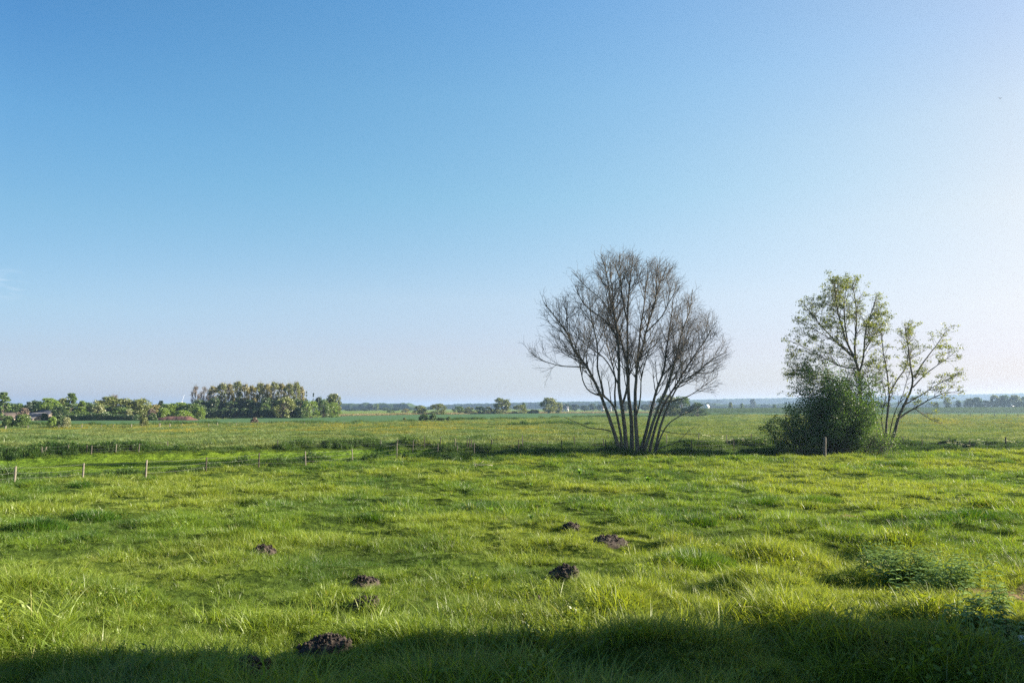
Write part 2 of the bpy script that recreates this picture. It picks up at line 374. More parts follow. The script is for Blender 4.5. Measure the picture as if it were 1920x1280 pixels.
crop = bpy.data.objects.new('crop_field', cme); COL.objects.link(crop); tag(crop, kind='structure')

# ------------------------------------------------------------------ grass (instanced tufts)
def blade_tuft(name, n, radius, width, lean, mat, seg=4, seed=0, heads=False, curl=.5):
    """tuft one unit high; radius in units of height"""
    rng = np.random.default_rng(seed); mb = MB()
    for i in range(n):
        a = rng.uniform(0, 2 * np.pi); r = radius * math.sqrt(rng.uniform())
        bx, by = r * math.cos(a), r * math.sin(a)
        la = rng.uniform(0, 2 * np.pi) if rng.uniform() < .6 else a + rng.normal() * .5
        ln = lean * rng.uniform(.2, 1.3); h = rng.uniform(.45, 1.05); w = width * rng.uniform(.6, 1.3)
        t = np.linspace(0, 1, seg + 1)
        out = ln * (t * .5 + curl * t ** 2.2); zz = h * (t - .18 * ln * t ** 3)
        px_, py_ = bx + np.cos(la) * out, by + np.sin(la) * out
        fa = la + np.pi / 2 + rng.normal() * .7
        wd = w * (1 - t ** 1.8) * np.where(t == 0, .7, 1)
        cxv, cyv = np.cos(fa + t * rng.normal() * .6), np.sin(fa + t * rng.normal() * .6)
        Lf = np.stack([px_ - cxv * wd, py_ - cyv * wd, zz - .02], -1); Rt = np.stack([px_ + cxv * wd, py_ + cyv * wd, zz - .02], -1)
        VV = np.empty((2 * seg + 1, 3)); VV[0:2 * seg:2] = Lf[:-1]; VV[1:2 * seg:2] = Rt[:-1]; VV[-1] = Lf[-1]
        mb.add(VV, [(2 * k, 2 * k + 1, 2 * k + 3, 2 * k + 2) for k in range(seg - 1)], [(2 * seg - 2, 2 * seg - 1, 2 * seg)])
    me = mb.mesh(name); me.materials.append(mat); return me
def leafy_weed(name, mat, seed):
    rng = np.random.default_rng(seed); mb = MB()
    for i in range(7):
        a = rng.uniform(0, 6.28); r = .3 * math.sqrt(rng.uniform()); h = rng.uniform(.5, 1)
        b = np.array([r * math.cos(a), r * math.sin(a), 0]); tp = b + np.array([rng.normal() * .12, rng.normal() * .12, h])
        mb.tube([b, (b + tp) / 2 + [.02, 0, 0], tp], [.012, .01, .006], 3)
        k = 12; t = rng.uniform(.25, 1, k)[:, None]
        mb.leaves(b + (tp - b) * t + rng.normal(size=(k, 3)) * [.07, .07, .02], .15, rng, flat=.6, aspect=.6)
    me = mb.mesh(name); me.materials.append(mat); return me
def scatter(name, pts, zs, scl, rot, protos, kindlabel=None):
    pid = RNG.integers(0, len(protos), len(pts)).astype(np.int32)
    me = bpy.data.meshes.new(name + '_points'); me.vertices.add(len(pts))
    me.vertices.foreach_set('co', np.column_stack([pts, zs]).astype(np.float32).ravel())
    for nm, tp, dat, key in (('rot', 'FLOAT_VECTOR', rot, 'vector'), ('scl', 'FLOAT_VECTOR', scl, 'vector'), ('pid', 'INT', pid, 'value')):
        at = me.attributes.new(nm, tp, 'POINT'); at.data.foreach_set(key, np.asarray(dat, np.int32 if tp == 'INT' else np.float32).ravel())
    pc = bpy.data.collections.new(name + '_tufts')
    for i, pm in enumerate(protos):
        po = bpy.data.objects.new('%s_tuft_%02d' % (name, i), pm); pc.objects.link(po)
    o = bpy.data.objects.new(name, me); COL.objects.link(o)
    ng = bpy.data.node_groups.new(name + '_nodes', 'GeometryNodeTree')
    ng.interface.new_socket('Geometry', in_out='INPUT', socket_type='NodeSocketGeometry'); ng.interface.new_socket('Geometry', in_out='OUTPUT', socket_type='NodeSocketGeometry')
    gi = ng.nodes.new('NodeGroupInput'); go = ng.nodes.new('NodeGroupOutput'); ip = ng.nodes.new('GeometryNodeInstanceOnPoints')
    ci = ng.nodes.new('GeometryNodeCollectionInfo'); ci.inputs['Collection'].default_value = pc; ci.inputs['Separate Children'].default_value = True; ci.inputs['Reset Children'].default_value = True
    def na_(n, t):
        q = ng.nodes.new('GeometryNodeInputNamedAttribute'); q.data_type = t; q.inputs[0].default_value = n; return q.outputs[0]
    L = ng.links; L.new(gi.outputs[0], ip.inputs['Points']); L.new(ci.outputs[0], ip.inputs['Instance']); ip.inputs['Pick Instance'].default_value = True
    L.new(na_('pid', 'INT'), ip.inputs['Instance Index']); L.new(na_('rot', 'FLOAT_VECTOR'), ip.inputs['Rotation']); L.new(na_('scl', 'FLOAT_VECTOR'), ip.inputs['Scale'])
    L.new(ip.outputs[0], go.inputs[0])
    md = o.modifiers.new('tufts', 'NODES'); md.node_group = ng
    tag(o, kind='stuff'); return o

# molehills first: grass keeps off them
MH = [(495, 1037, 42, 'small sunlit molehill on the left, alone among yellow-green grass'),
      (680, 1101, 56, 'low sunlit molehill just above another one, left of the middle'),
      (680, 1142, 60, 'sunlit molehill right at the edge of the big shadow, below another molehill'),
      (607, 1222, 90, 'largest dark molehill, in the shade at the bottom'),
      (468, 1266, 66, 'shaded molehill at the very bottom of the picture, left of the largest one'),
      (1055, 1083, 66, 'round dark brown molehill in the lit grass right of the middle'),
      (1006, 1140, 58, 'crumbled low molehill with grass through it, just above the shadow'),
      (1137, 1022, 76, 'wide dark molehill, the second farthest, below a small one'),
      (1072, 991, 36, 'tiny farthest molehill above the wide one')]
mh_world = []
for px, py, w, lab in MH:
    p = ground_at(px, py); rad = w / F * p.y * .5 * 1.04; p.z += .05 if px in (468, 1006) else .015
    mh_world.append((p, rad, lab))

def make_points(y0, y1, dens, margin=1.13, extra=3.0, xfun=None):
    """uniform points in the seen wedge plus a margin"""
    hw = .75 * y1 * margin + extra
    n = int(2 * hw * (y1 - y0) * dens)
    x = RNG.uniform(-hw, hw, n); y = RNG.uniform(y0, y1, n)
    k = np.abs(x) < .75 * y * margin + extra
    return x[k], y[k]
def tall(x, y):      # tussock field 0..1
    return sst(.44, .70, fbm(x / 1.25, y / 1.0, 3, 51)) * .85 + sst(.48, .7, fbm(x / .5, y / .45, 2, 52)) * .35
def keep_off(x, y):
    k = np.ones(len(x), bool)
    for p, r, l in mh_world: k &= np.hypot((x - p.x) / r, (y - p.y) / r) > .80 + RNG.uniform(0, .35, len(x))
    return k
def stuff_scatter(name, x, y, h, w_ratio, protos, lean=.12, sink=.0):
    n = len(x); z = height(x, y) - sink
    rot = np.column_stack([RNG.normal(0, lean, n), RNG.normal(0, lean, n), RNG.uniform(0, 6.283, n)])
    # a light wind lean to the left
    scl = np.column_stack([h * w_ratio, h * w_ratio, h])
    return scatter(name, np.column_stack([x, y]), z, scl, rot, protos)

P_near = [blade_tuft('pasture_tuft_mesh', 46, .85, .0165, 1.15, M['pasture'], 4, 100 + i) for i in range(10)]
P_near += [leafy_weed('pasture_herb_mesh', M['pasture'], 150 + i) for i in range(1)]
P_mid = [blade_tuft('pasture_mid_mesh', 38, .85, .028, .95, M['pasture'], 3, 200 + i) for i in range(8)]
P_weed = [blade_tuft('weed_tuft_mesh', 40, .5, .028, .8, M['weeds'], 3, 300 + i) for i in range(5)] + [leafy_weed('leafy_weed_mesh', M['weeds'], 320 + i) for i in range(4)]
P_mead = [blade_tuft('meadow_tuft_mesh', 40, .9, .034, .8, M['meadow'], 3, 400 + i) for i in range(7)]
P_strip = [blade_tuft('strip_tuft_mesh', 40, 1.6, .08, .7, M['strip'], 2, 500 + i) for i in range(4)]

# --- pasture near
def pasture_h(x, y):
    lush = sst(9, 6, y) * .04 + sst(0, 10, x) * sst(30, 10, y) * .02
    hum = sum((np.exp(-(((x - a_) / c_) ** 2 + ((y - b_) / c_) ** 2)) * .09 for a_, b_, c_, d_ in HUMPS if d_ > 0), 0)
    return .05 + (.17 + .05 * sst(12, 25, y)) * tall(x, y) + lush + hum
xa, ya = make_points(3.6, 11.5, 175, 1.15, 1.2); xb, yb = make_points(11.5, 20, 75, 1.1, 1.5)
x = np.concatenate([xa, xb]); y = np.concatenate([ya, yb])
k = keep_off(x, y) & (RNG.uniform(0, 1, len(x)) > dirt(x, y) * .93) & (RNG.uniform(0, 1, len(x)) < .30 + .95 * sst(.36, .60, fbm(x / .55, y / .5, 3, 55))); x, y = x[k], y[k]
h = pasture_h(x, y) * RNG.uniform(.6, 1.35, len(x)) * (1 - .5 * dirt(x, y))
w = RNG.uniform(.8, 1.3, len(x))
stuff_scatter('foreground_grass', x, y, h, w, P_near, .16)
xa, ya = make_points(20, 36, 34, 1.08, 2); xb, yb = make_points(36, 68, 15, 1.06, 2)
x = np.concatenate([xa, xb]); y = np.concatenate([ya, yb]); k = (y < yf(x) - .3) & (RNG.uniform(0, 1, len(x)) < .40 + .85 * sst(.36, .60, fbm(x / 1.1, y / .9, 3, 56))) & (RNG.uniform(0, 1, len(x)) > dirt(x, y) * .8); x, y = x[k], y[k]
h = pasture_h(x, y) * RNG.uniform(.7, 1.3, len(x)) * (1 + .25 * sst(25, 60, y))
stuff_scatter('pasture_grass', x, y, h, RNG.uniform(.9, 1.4, len(x)) * (1 + .5 * sst(30, 60, y)), P_mid, .14)
# --- ditch weeds: front bank, rear bank
x, y = make_points(28, 90, 42, 1.06, 3)
fb = np.exp(-((y - (yf(x) + np.where(x < -5, 1.5, .5))) / 1.7) ** 2); rb = np.exp(-((y - (yr(x) + np.where(x < -8, .3, -.8))) / 1.8) ** 2)
inner = ((y > yf(x)) & (y < yr(x)) & (x > -7)) * .8
dens = np.maximum(np.maximum(fb, rb * .8), inner)
k = RNG.uniform(0, 1, len(x)) < dens * 1.0; x, y = x[k], y[k]; dn = dens[k]
clump = fbm(x / 2.2, y / 2.2, 3, 61)
h = (.24 + .62 * sst(.34, .64, clump)) * RNG.uniform(.7, 1.25, len(x)) * (.55 + .45 * dn)
h = h * np.where(x > -9, .72, np.where(y > yf(x) + .5, 1.2, .7))
stuff_scatter('ditch_weeds', x, y, h, RNG.uniform(.7, 1.1, len(x)), P_weed, .12)
# --- bright low strip
x, y = make_points(34, 76, 16, 1.05, 3)
k = (y > yf(x) + 1.5) & (y < yr(x) - 2.0) & (x < -4); x, y = x[k], y[k]
stuff_scatter('short_wet_grass', x, y, RNG.uniform(.05, .09, len(x)), RNG.uniform(1.2, 2.4, len(x)), P_strip, .05)
# --- meadow
xa, ya = make_points(58, 110, 7.5, 1.05, 4); xb, yb = make_points(110, 190, 2.2, 1.04, 5); xc, yc = make_points(190, 430, .35, 1.03, 6)
x = np.concatenate([xa, xb, xc]); y = np.concatenate([ya, yb, yc])
k = (y > yr(x) - .5) & ~((y > crop_front(x) - 1) & (y < crop_back(x) + 1)); x, y = x[k], y[k]
hh = (.16 + .20 * sst(.4, .65, fbm(x / 4, y / 3, 3, 71)) + .25 * sst(.55, .7, fbm(x / 11, y / 5, 2, 73)) * sst(120, 90, y)) * RNG.uniform(.75, 1.25, len(x))
stuff_scatter('meadow_grass', x, y, hh, RNG.uniform(1.2, 1.9, len(x)) * (1 + 1.2 * sst(90, 200, y)), P_mead, .12)
# --- rough weedy margin along the far field edge and an old bank in the meadow
xm = RNG.uniform(-150, 140, 9000); ym = crop_front(xm) - RNG.exponential(2.6, len(xm)) * (1 + crop_front(xm) / 300)
k = np.abs(xm) < .78 * ym + 6; xm, ym = xm[k], ym[k]
xq = RNG.uniform(-6, 27, 1500); yq = 172 + (xq - 10) * .25 + RNG.normal(0, 3.0, len(xq))
x = np.concatenate([xm, xq]); y = np.concatenate([ym, yq])
h = (.30 + .75 * sst(.45, .75, fbm(x / 6, y / 6, 2, 81))) * RNG.uniform(.6, 1.2, len(x))
stuff_scatter('field_margin_weeds', x, y, h, RNG.uniform(.9, 1.6, len(x)), P_weed, .12)
#PART2

# ------------------------------------------------------------------ molehills
for k, (p, rad, lab) in enumerate(mh_world):
    rng = np.random.default_rng(900 + k); mb = MB()
    nr, na2 = 14, 40; r_ = np.linspace(0, 1.0, nr); th = np.linspace(0, 2 * np.pi, na2, endpoint=False)
    RR, TH = np.meshgrid(r_, th, indexing='ij')
    irr = 1 + .22 * (fbm(np.cos(TH) * 1.5 + k * 5, np.sin(TH) * 1.5, 2, 90) - .5) * 3.2
    vx, vy = RR * rad * irr * np.cos(TH), RR * rad * .85 * irr * np.sin(TH)
    hgt = rad * (.38 if k not in (6, 2, 8, 7) else .30)
    vz = .05 + hgt * (1 - RR ** 2.3) ** .9 + (fbm((vx + p.x) / .05, (vy + p.y) / .05, 3, 91) - .5) * (.05 if k == 3 else .12) * (RR < .97) - .16 * (RR > .95)
    lx = vx + p.x; ly = vy + p.y
    V = np.stack([vx, vy, vz + height(lx, ly) - p.z - .01], -1).reshape(-1, 3)
    ii = np.arange(nr * na2).reshape(nr, na2); jj = np.roll(ii, -1, 1)
    mb.add(V, np.stack([ii[:-1], ii[1:], jj[1:], jj[:-1]], -1).reshape(-1, 4))
    # crumbs of soil
    ico = np.array([(0, 0, 1), (0, 0, -1), (1, 0, 0), (-1, 0, 0), (0, 1, 0), (0, -1, 0)], float)
    icf = [(0, 2, 4), (0, 4, 3), (0, 3, 5), (0, 5, 2), (1, 4, 2), (1, 3, 4), (1, 5, 3), (1, 2, 5)]
    for q in range(420):
        i, j = rng.integers(1, nr - 1), rng.integers(0, na2); c = V[i * na2 + j]; s = rng.uniform(.006, .034) * rng.uniform(.4, 1)
        mb.add(c + ico * s * rng.uniform(.5, 1.3, (6, 3)) + rng.normal(0, .008, 3), T=icf)
    o = mb.build('molehill', M['soil']); o.location = p
    tag(o, lab, 'molehill', 'molehills in the pasture')

# ------------------------------------------------------------------ trees that stand alone
class Env:
    """union of ellipsoids given in photograph pixels at distance d"""
    def __init__(s, d, lst):
        s.e = []
        for cx, cy_, rx, ry, dy, ry3 in lst:
            c = atd(cx, cy_, d); s.e.append((np.array([c.x, d + dy, c.z]), np.array([rx / F * d, ry3, ry / F * d])))
    def inside(s, p, k=1.0):
        for c, r in s.e:
            q = (p - c) / (r * k)
            if q[0] * q[0] + q[1] * q[1] + q[2] * q[2] < 1: return True
        return False
    def sample(s, n, rng, shell=0.0):
        vols = np.array([np.prod(r) for c, r in s.e]); vols /= vols.sum(); out = []
        for i in rng.choice(len(s.e), n, p=vols):
            c, r = s.e[i]; v = rng.normal(size=3); v /= np.linalg.norm(v); out.append(c + v * r * (shell + (1 - shell) * rng.uniform()) ** (1 / 3))
        return np.array(out)
def nrm(v): return v / (math.sqrt(v[0] * v[0] + v[1] * v[1] + v[2] * v[2]) + 1e-9)
def walk(p, d, length, step, up, wig, env, rng, out=None, axis_=None):
    pts = [p.copy()]; n = max(2, int(length / step)); step = length / n; misses = 0
    for i in range(n):
        d = d + rng.normal(size=3) * wig; d[2] += up
        if axis_ is not None and out: 
            a = pts[-1] - axis_; a[2] = 0; d = d + nrm(a) * out
        d = nrm(d); pts.append(pts[-1] + d * step)
        if env is not None and i > 0 and not env.inside(pts[-1], .98) and pts[-1][2] > 1.0: break
    return np.array(pts)
def resample(P, step):
    P = np.asarray(P, float); s = np.concatenate([[0], np.cumsum(np.linalg.norm(np.diff(P, axis=0), axis=1))])
    n = max(3, int(s[-1] / step)); t = np.linspace(0, s[-1], n)
    Q_ = np.stack([np.interp(t, s, P[:, i]) for i in range(3)], -1)
    for _ in range(2): Q_[1:-1] = (Q_[:-2] + 2 * Q_[1:-1] + Q_[2:]) / 4
    return Q_
def grow(stems, env, cfg, rng, axis_, tips, thick=1.0):
    """returns [trunk MB, branch MB, twig MB]"""
    mbs = [MB(), MB(), MB()]
    cur = []
    for P, r0, r1 in stems:
        t = np.linspace(0, 1, len(P)); rad = (r0 + (r1 - r0) * t ** .8) * thick
        mbs[0].tube(P, rad, 8); cur.append((P, rad))
    for lv, c in enumerate(cfg):
        nxt = []
        for P, rad in cur:
            seg = np.linalg.norm(P[1] - P[0]); L = seg * (len(P) - 1)
            n = int(L * (1 - c['start']) / c['gap'] + rng.uniform())
            for _ in range(n):
                t = c['start'] + (1 - c['start']) * rng.uniform() ** .85
                i = min(len(P) - 2, int(t * (len(P) - 1))); p = P[i] + (P[i + 1] - P[i]) * rng.uniform()
                if lv == 0 and p[2] < c.get('zmin', 0): continue
                tg = nrm(P[i + 1] - P[i]); pr = nrm(np.cross(tg, rng.normal(size=3)))
                if axis_ is not None and lv < 2:
                    a = p - axis_; a[2] = 0; pr = nrm(pr + nrm(a) * c.get('outb', .35))
                    pr = nrm(pr - tg * pr.dot(tg))
                an = R(rng.uniform(*c['ang'])); d = tg * math.cos(an) + pr * math.sin(an)
                ln = c['len'] * rng.uniform(.55, 1.2) * (1.0 - .35 * t)
                rr = min(rad[i] * rng.uniform(.45, .75), c['rmax'])
                B = walk(p, d, ln, c['step'], c['up'], c['wig'], env, rng)
                rb = np.linspace(rr, max(c['rmin'], rr * .25), len(B))
                mbs[min(lv + 1, 2) if lv else 1].tube(B, rb, c['sides']); nxt.append((B, rb))
        cur = nxt
    tips.extend([P[-1] for P, r in cur]); tips.extend([P[len(P) // 2] for P, r in cur if rng.uniform() < .6])
    return mbs
def stem(pxs, d, dd, r0, r1, step=.45, ext=None, env=None, rng=None, up=.05):
    """polyline through photograph pixels; depth shifts by dd along it"""
    n = len(pxs); P = []
    for i, (x, y) in enumerate(pxs):
        P.append(np.array(atd(x, y, d + dd[0] + (dd[1] - dd[0]) * i / (n - 1))))
    if ext:
        w = walk(P[-1], nrm(P[-1] - P[-2]), ext, .4, up, .07, env, rng); P += list(w[1:])
    P = resample(P, step); P = P + np.cumsum(RNG.normal(0, .028, P.shape), axis=0) * np.linspace(0, 1, len(P))[:, None]
    return P, r0, r1
def make_tree(name, label, cat, base, mbs, mats, leaves=None, leafmat=None, group=None):
    root = empty(name, base); tag(root, label, cat, group)
    b = np.array(base)
    for mb, pn, mt in zip(mbs, ('trunk', 'branches', 'twigs'), mats):
        if not mb.V: continue
        mb.V = [v - b for v in mb.V]; mb.build(pn, mt, root, True)
    if leaves is not None:
        leaves.V = [v - b for v in leaves.V]; leaves.build('foliage', leafmat, root)
    return root

# ---- the bare many-stemmed tree
rg = np.random.default_rng(41); D = 62.5
ENV1 = Env(D, [(1165, 592, 94, 118, 0, 4.8), (1072, 655, 74, 105, -.5, 4.2), (1284, 662, 78, 108, .5, 4.4), (1180, 700, 110, 92, 0, 4.6), (1232, 560, 42, 78, 0, 3), (1085, 735, 62, 42, -1, 3), (1290, 755, 55, 36, 1, 3)])
B1 = np.array(atd(1190, 847, D)); B1[2] = gz(B1[0], D); AX1 = B1.copy()
def S(p, dd, r0, r1, ext=3.5, up=.05): return stem(p, D, dd, r0, r1, .45, ext, ENV1, rg, up)
stems = [
 S([(1163, 852), (1156, 825), (1144, 788), (1127, 742), (1101, 690), (1071, 653), (1065, 630), (1048, 607), (1026, 581)], (0, -1.5), .155, .03, 2),
 S([(1127, 742), (1104, 736), (1097, 728), (1091, 712), (1088, 690)], (-.6, -1.5), .06, .02, 2),
 S([(1101, 690), (1088, 687), (1049, 687), (1028, 680), (1006, 674), (996, 663)], (-1, -2), .055, .012, .6),
 S([(1145, 808), (1128, 803), (1107, 805), (1090, 797), (1073, 789)], (-.3, -1.5), .05, .015, 1.6, .02),
 S([(1165, 850), (1166, 823), (1160, 791), (1154, 763), (1145, 751), (1131, 741)], (.2, -1), .10, .07, 0.4),
 S([(1154, 763), (1152, 735), (1155, 715), (1150, 690)], (0, 1.5), .07, .03, 4),
 S([(1131, 741), (1126, 711), (1119, 691), (1121, 663), (1117, 640), (1112, 620)], (-.6, -1), .075, .03, 2.5),
 S([(1159, 720), (1146, 690), (1132, 668), (1117, 658), (1095, 645), (1080, 628)], (.2, .8), .06, .02, 1.5),
 S([(1174, 852), (1174, 838), (1171, 797), (1165, 758), (1159, 720), (1159, 677), (1157, 632), (1152, 606), (1141, 566), (1135, 520)], (0, -.4), .17, .03, 2),
 S([(1157, 632), (1147, 615), (1135, 599), (1111, 584), (1092, 570), (1083, 550)], (-.1, -1.4), .07, .02, 2),
 S([(1144, 585), (1130, 562), (1112, 548), (1095, 535), (1080, 520)], (-.2, .9), .05, .018, .8),
 S([(1167, 756), (1174, 742), (1178, 715), (1177, 694)], (.1, .5), .09, .07, .3),
 S([(1184, 853), (1185, 840), (1184, 780), (1178, 742), (1178, 686), (1174, 673), (1164, 632), (1154, 604), (1150, 570), (1148, 530)], (.3, 1.2), .17, .03, 2),
 S([(1177, 690), (1176, 632), (1176, 606), (1178, 546), (1183, 500)], (.6, .2), .10, .03, 2),
 S([(1176, 600), (1168, 570), (1162, 535), (1160, 500)], (.4, -1.4), .07, .025, 2),
 S([(1196, 853), (1195, 835), (1191, 781), (1190, 742), (1193, 690), (1203, 657), (1213, 614), (1222, 585), (1232, 550)], (-.4, -.3), .165, .03, 2.5),
 S([(1193, 690), (1198, 650), (1200, 610), (1205, 570), (1208, 530)], (-.3, 1.6), .09, .028, 2.2),
 S([(1210, 625), (1224, 610), (1240, 596), (1250, 575)], (-.3, -1.5), .06, .022, 2),
 S([(1191, 785), (1199, 760), (1201, 742), (1201, 706), (1208, 680)], (-.4, -1.6), .065, .02, 2.5),
 S([(1199, 852), (1210, 815), (1220, 770), (1232, 725), (1244, 694), (1246, 660), (1251, 640), (1253, 615)], (.2, .6), .14, .028, 2.5),
 S([(1205, 853), (1213, 830), (1225, 789), (1237, 756), (1253, 729), (1263, 694), (1270, 670), (1279, 632), (1294, 594), (1297, 570)], (-.2, -1), .13, .025, 1.5),
 S([(1217, 852), (1221, 830), (1232, 789), (1246, 756), (1267, 725), (1280, 703), (1303, 669), (1318, 650), (1332, 625)], (.3, 1.2), .12, .022, 1.2),
 S([(1227, 851), (1230, 835), (1236, 806), (1246, 777), (1262, 740), (1279, 713), (1306, 700), (1332, 677), (1350, 668)], (-.3, -1.4), .11, .018, .8),
 S([(1229, 849), (1234, 832), (1241, 811), (1256, 789), (1275, 777), (1300, 770), (1318, 760)], (-.5, -2), .07, .015, 1.6, .03),
 S([(1231, 842), (1245, 836), (1260, 834), (1279, 825), (1290, 813)], (-.6, -1.6), .045, .012, 1, .02),
 S([(1236, 806), (1255, 812), (1275, 813), (1295, 811)], (-.3, -1), .035, .010, .8, 0),
 S([(1237, 756), (1262, 752), (1290, 744), (1315, 727), (1335, 712)], (.2, 2), .055, .014, .8, .02),
 S([(1225, 789), (1240, 745), (1252, 715), (1258, 690), (1275, 655)], (.1, 2.2), .075, .02, 2.2),
]
cfg = [dict(start=.38, gap=.34, ang=(24, 52), len=4.2, step=.34, up=.09, wig=.08, rmin=.010, rmax=.05, sides=4, outb=.1, zmin=4.6),
       dict(start=.2, gap=.255, ang=(22, 52), len=2.0, step=.27, up=.06, wig=.10, rmin=.008, rmax=.02, sides=3, outb=.15),
       dict(start=.2, gap=.33, ang=(22, 52), len=.95, step=.24, up=.06, wig=.12, rmin=.0075, rmax=.010, sides=3)]
tips = []; mbs = grow(stems, ENV1, cfg, rg, AX1, tips, 1.28)
make_tree('bare_tree', 'tall bare many-stemmed tree with leafless fan-shaped crown standing at the ditch', 'tree', B1, mbs, (M['bark'], M['bark'], M['bark_light']))
print('bare tips', len(tips))

# ---- the tall tree coming into leaf, right
rg = np.random.default_rng(42); D2 = 65.0
M['ashleaf'] = foliage_mat('young yellow green leaves', (.065, .095, .016), (.170, .205, .030), .8, .45)
ENV2 = Env(D2, [(1582, 597, 68, 82, 0, 3.6), (1535, 655, 52, 62, 0, 3.0), (1600, 665, 58, 70, 0, 3), (1540, 720, 58, 60, 0, 3), (1630, 620, 30, 50, 0, 2)])
B2 = np.array(atd(1616, 845, D2)); B2[2] = gz(B2[0], D2)
def S(p, dd, r0, r1, ext=3.0, up=.05): return stem(p, D2, dd, r0, r1, .45, ext, ENV2, rg, up)
stems = [
 S([(1617, 848), (1616, 800), (1613, 750), (1612, 720), (1610, 700), (1603, 675), (1593, 660), (1581, 634), (1570, 600), (1562, 570)], (0, -.5), .20, .03, 2),
 S([(1605, 680), (1602, 655), (1604, 620), (1605, 590), (1603, 560)], (0, .8), .10, .03, 2),
 S([(1610, 702), (1618, 678), (1620, 655), (1622, 620), (1632, 590)], (0, -.6), .09, .025, 1.6),
 S([(1620, 660), (1632, 640), (1642, 625), (1650, 612)], (-.3, .6), .05, .018, .6),
 S([(1600, 668), (1583, 655), (1560, 635), (1540, 612), (1520, 590)], (0, 1.2), .08, .02, 1.2),
 S([(1590, 655), (1565, 640), (1530, 620), (1505, 607)], (-.3, -1.4), .055, .016, .8),
 S([(1607, 690), (1580, 690), (1545, 672), (1510, 655), (1488, 648)], (0, .5), .06, .014, .5),
 S([(1612, 725), (1585, 720), (1545, 705), (1510, 692), (1486, 680)], (0, -1.2), .06, .014, .5),
 S([(1614, 760), (1580, 750), (1540, 735), (1505, 725), (1490, 700)], (0, .8), .06, .014, .5),
 S([(1590, 645), (1584, 610), (1582, 570), (1588, 540)], (-.4, 1.6), .07, .022, 1.2)]
cfg2 = [dict(start=.20, gap=.30, ang=(25, 50), len=2.7, step=.3, up=.06, wig=.10, rmin=.008, rmax=.035, sides=4, outb=.5, zmin=3.5),
        dict(start=.2, gap=.33, ang=(25, 55), len=1.3, step=.24, up=.05, wig=.13, rmin=.010, rmax=.018, sides=3, outb=.3),
        dict(start=.25, gap=.42, ang=(25, 55), len=.6, step=.2, up=.04, wig=.15, rmin=.006, rmax=.009, sides=3)]
def tip_leaves(tips, n, spread, size, rng, keep=1.0):
    mb = MB(); T = np.array(tips); T = T[rng.uniform(size=len(T)) < keep]
    # leaves bunch on some twigs and are missing on others
    wgt = fbm(T[:, 0] / 1.1 + 50, T[:, 2] / .9 + T[:, 1] / 1.3, 2, 77); T = T[wgt > .34]
    C = np.repeat(T, n, 0) + rng.normal(0, spread, (len(T) * n, 3)) * [1, 1, .55]
    mb.leaves(C, size, rng, flat=.7); return mb
tips = []; mbs = grow(stems, ENV2, cfg2, rg, B2, tips, 1.2)
lv = tip_leaves(tips, 12, .16, .15, rg, 1.0)
make_tree('leafing_tree', 'tall slender tree just coming into yellow-green leaf, rising out of the dark bush', 'tree', B2, mbs, (M['bark'], M['bark'], M['bark_light']), lv, M['ashleaf'])
print('tips2', len(tips))

# ---- the lower leaning tree to its right
rg = np.random.default_rng(43); D3 = 65.5
ENV3 = Env(D3, [(1712, 672, 66, 66, 0, 3.2), (1752, 700, 48, 52, 0, 2.4), (1660, 700, 36, 60, 0, 2.2), (1745, 750, 58, 38, 0, 2.2), (1690, 640, 40, 34, 0, 2), (1785, 700, 22, 22, 0, 1.3)])
B3 = np.array(atd(1664, 842, D3)); B3[2] = gz(B3[0], D3)
def S(p, dd, r0, r1, ext=2.0, up=.05): return stem(p, D3, dd, r0, r1, .4, ext, ENV3, rg, up)
stems = [
 S([(1660, 848), (1661, 820), (1663, 782), (1668, 737), (1665, 702), (1658, 666), (1655, 640)], (0, .6), .11, .02, 1),
 S([(1668, 737), (1682, 712), (1698, 690), (1702, 660), (1700, 630)], (0, 1), .06, .018, 1),
 S([(1664, 848), (1668, 838), (1678, 812), (1685, 782), (1697, 758), (1712, 726), (1715, 708), (1709, 684), (1707, 660), (1702, 630)], (-.2, -.8), .15, .022, 1),
 S([(1715, 708), (1727, 684), (1741, 666), (1765, 634)], (-.6, .4), .07, .018, .6),
 S([(1712, 726), (1735, 700), (1762, 684), (1782, 672)], (-.6, -1.3), .05, .014, .5),
 S([(1685, 785), (1700, 772), (1715, 765), (1735, 752), (1756, 742), (1783, 732), (1790, 722)], (-.4, .5), .08, .014, .3, .02),
 S([(1715, 765), (1728, 776), (1745, 786), (1758, 790)], (-.3, -1.2), .04, .012, .5, 0),
 S([(1697, 758), (1725, 742), (1760, 718), (1785, 706), (1802, 692)], (-.4, 1), .055, .010, .2, .03),
 S([(1655, 848), (1654, 815), (1645, 792), (1638, 760), (1632, 729), (1630, 700)], (.3, 1), .055, .016, 1),
 S([(1660, 845), (1656, 800), (1650, 790), (1653, 770), (1660, 745), (1650, 710)], (.2, -.6), .05, .016, 1),
 S([(1663, 842), (1670, 800), (1676, 770), (1690, 745), (1698, 715)], (.3, -1.2), .05, .014, 1)]
tips = []
cfg3 = [dict(start=.28, gap=.31, ang=(25, 50), len=2.1, step=.28, up=.05, wig=.11, rmin=.008, rmax=.03, sides=4, outb=.4, zmin=2.4),
        dict(start=.2, gap=.38, ang=(25, 55), len=1.15, step=.22, up=.04, wig=.14, rmin=.010, rmax=.018, sides=3, outb=.3),
        dict(start=.25, gap=.50, ang=(25, 55), len=.5, step=.18, up=.04, wig=.15, rmin=.006, rmax=.009, sides=3)]
mbs = grow(stems, ENV3, cfg3, rg, B3, tips, 1.3)
lv = tip_leaves(tips, 13, .15, .155, rg, .8)
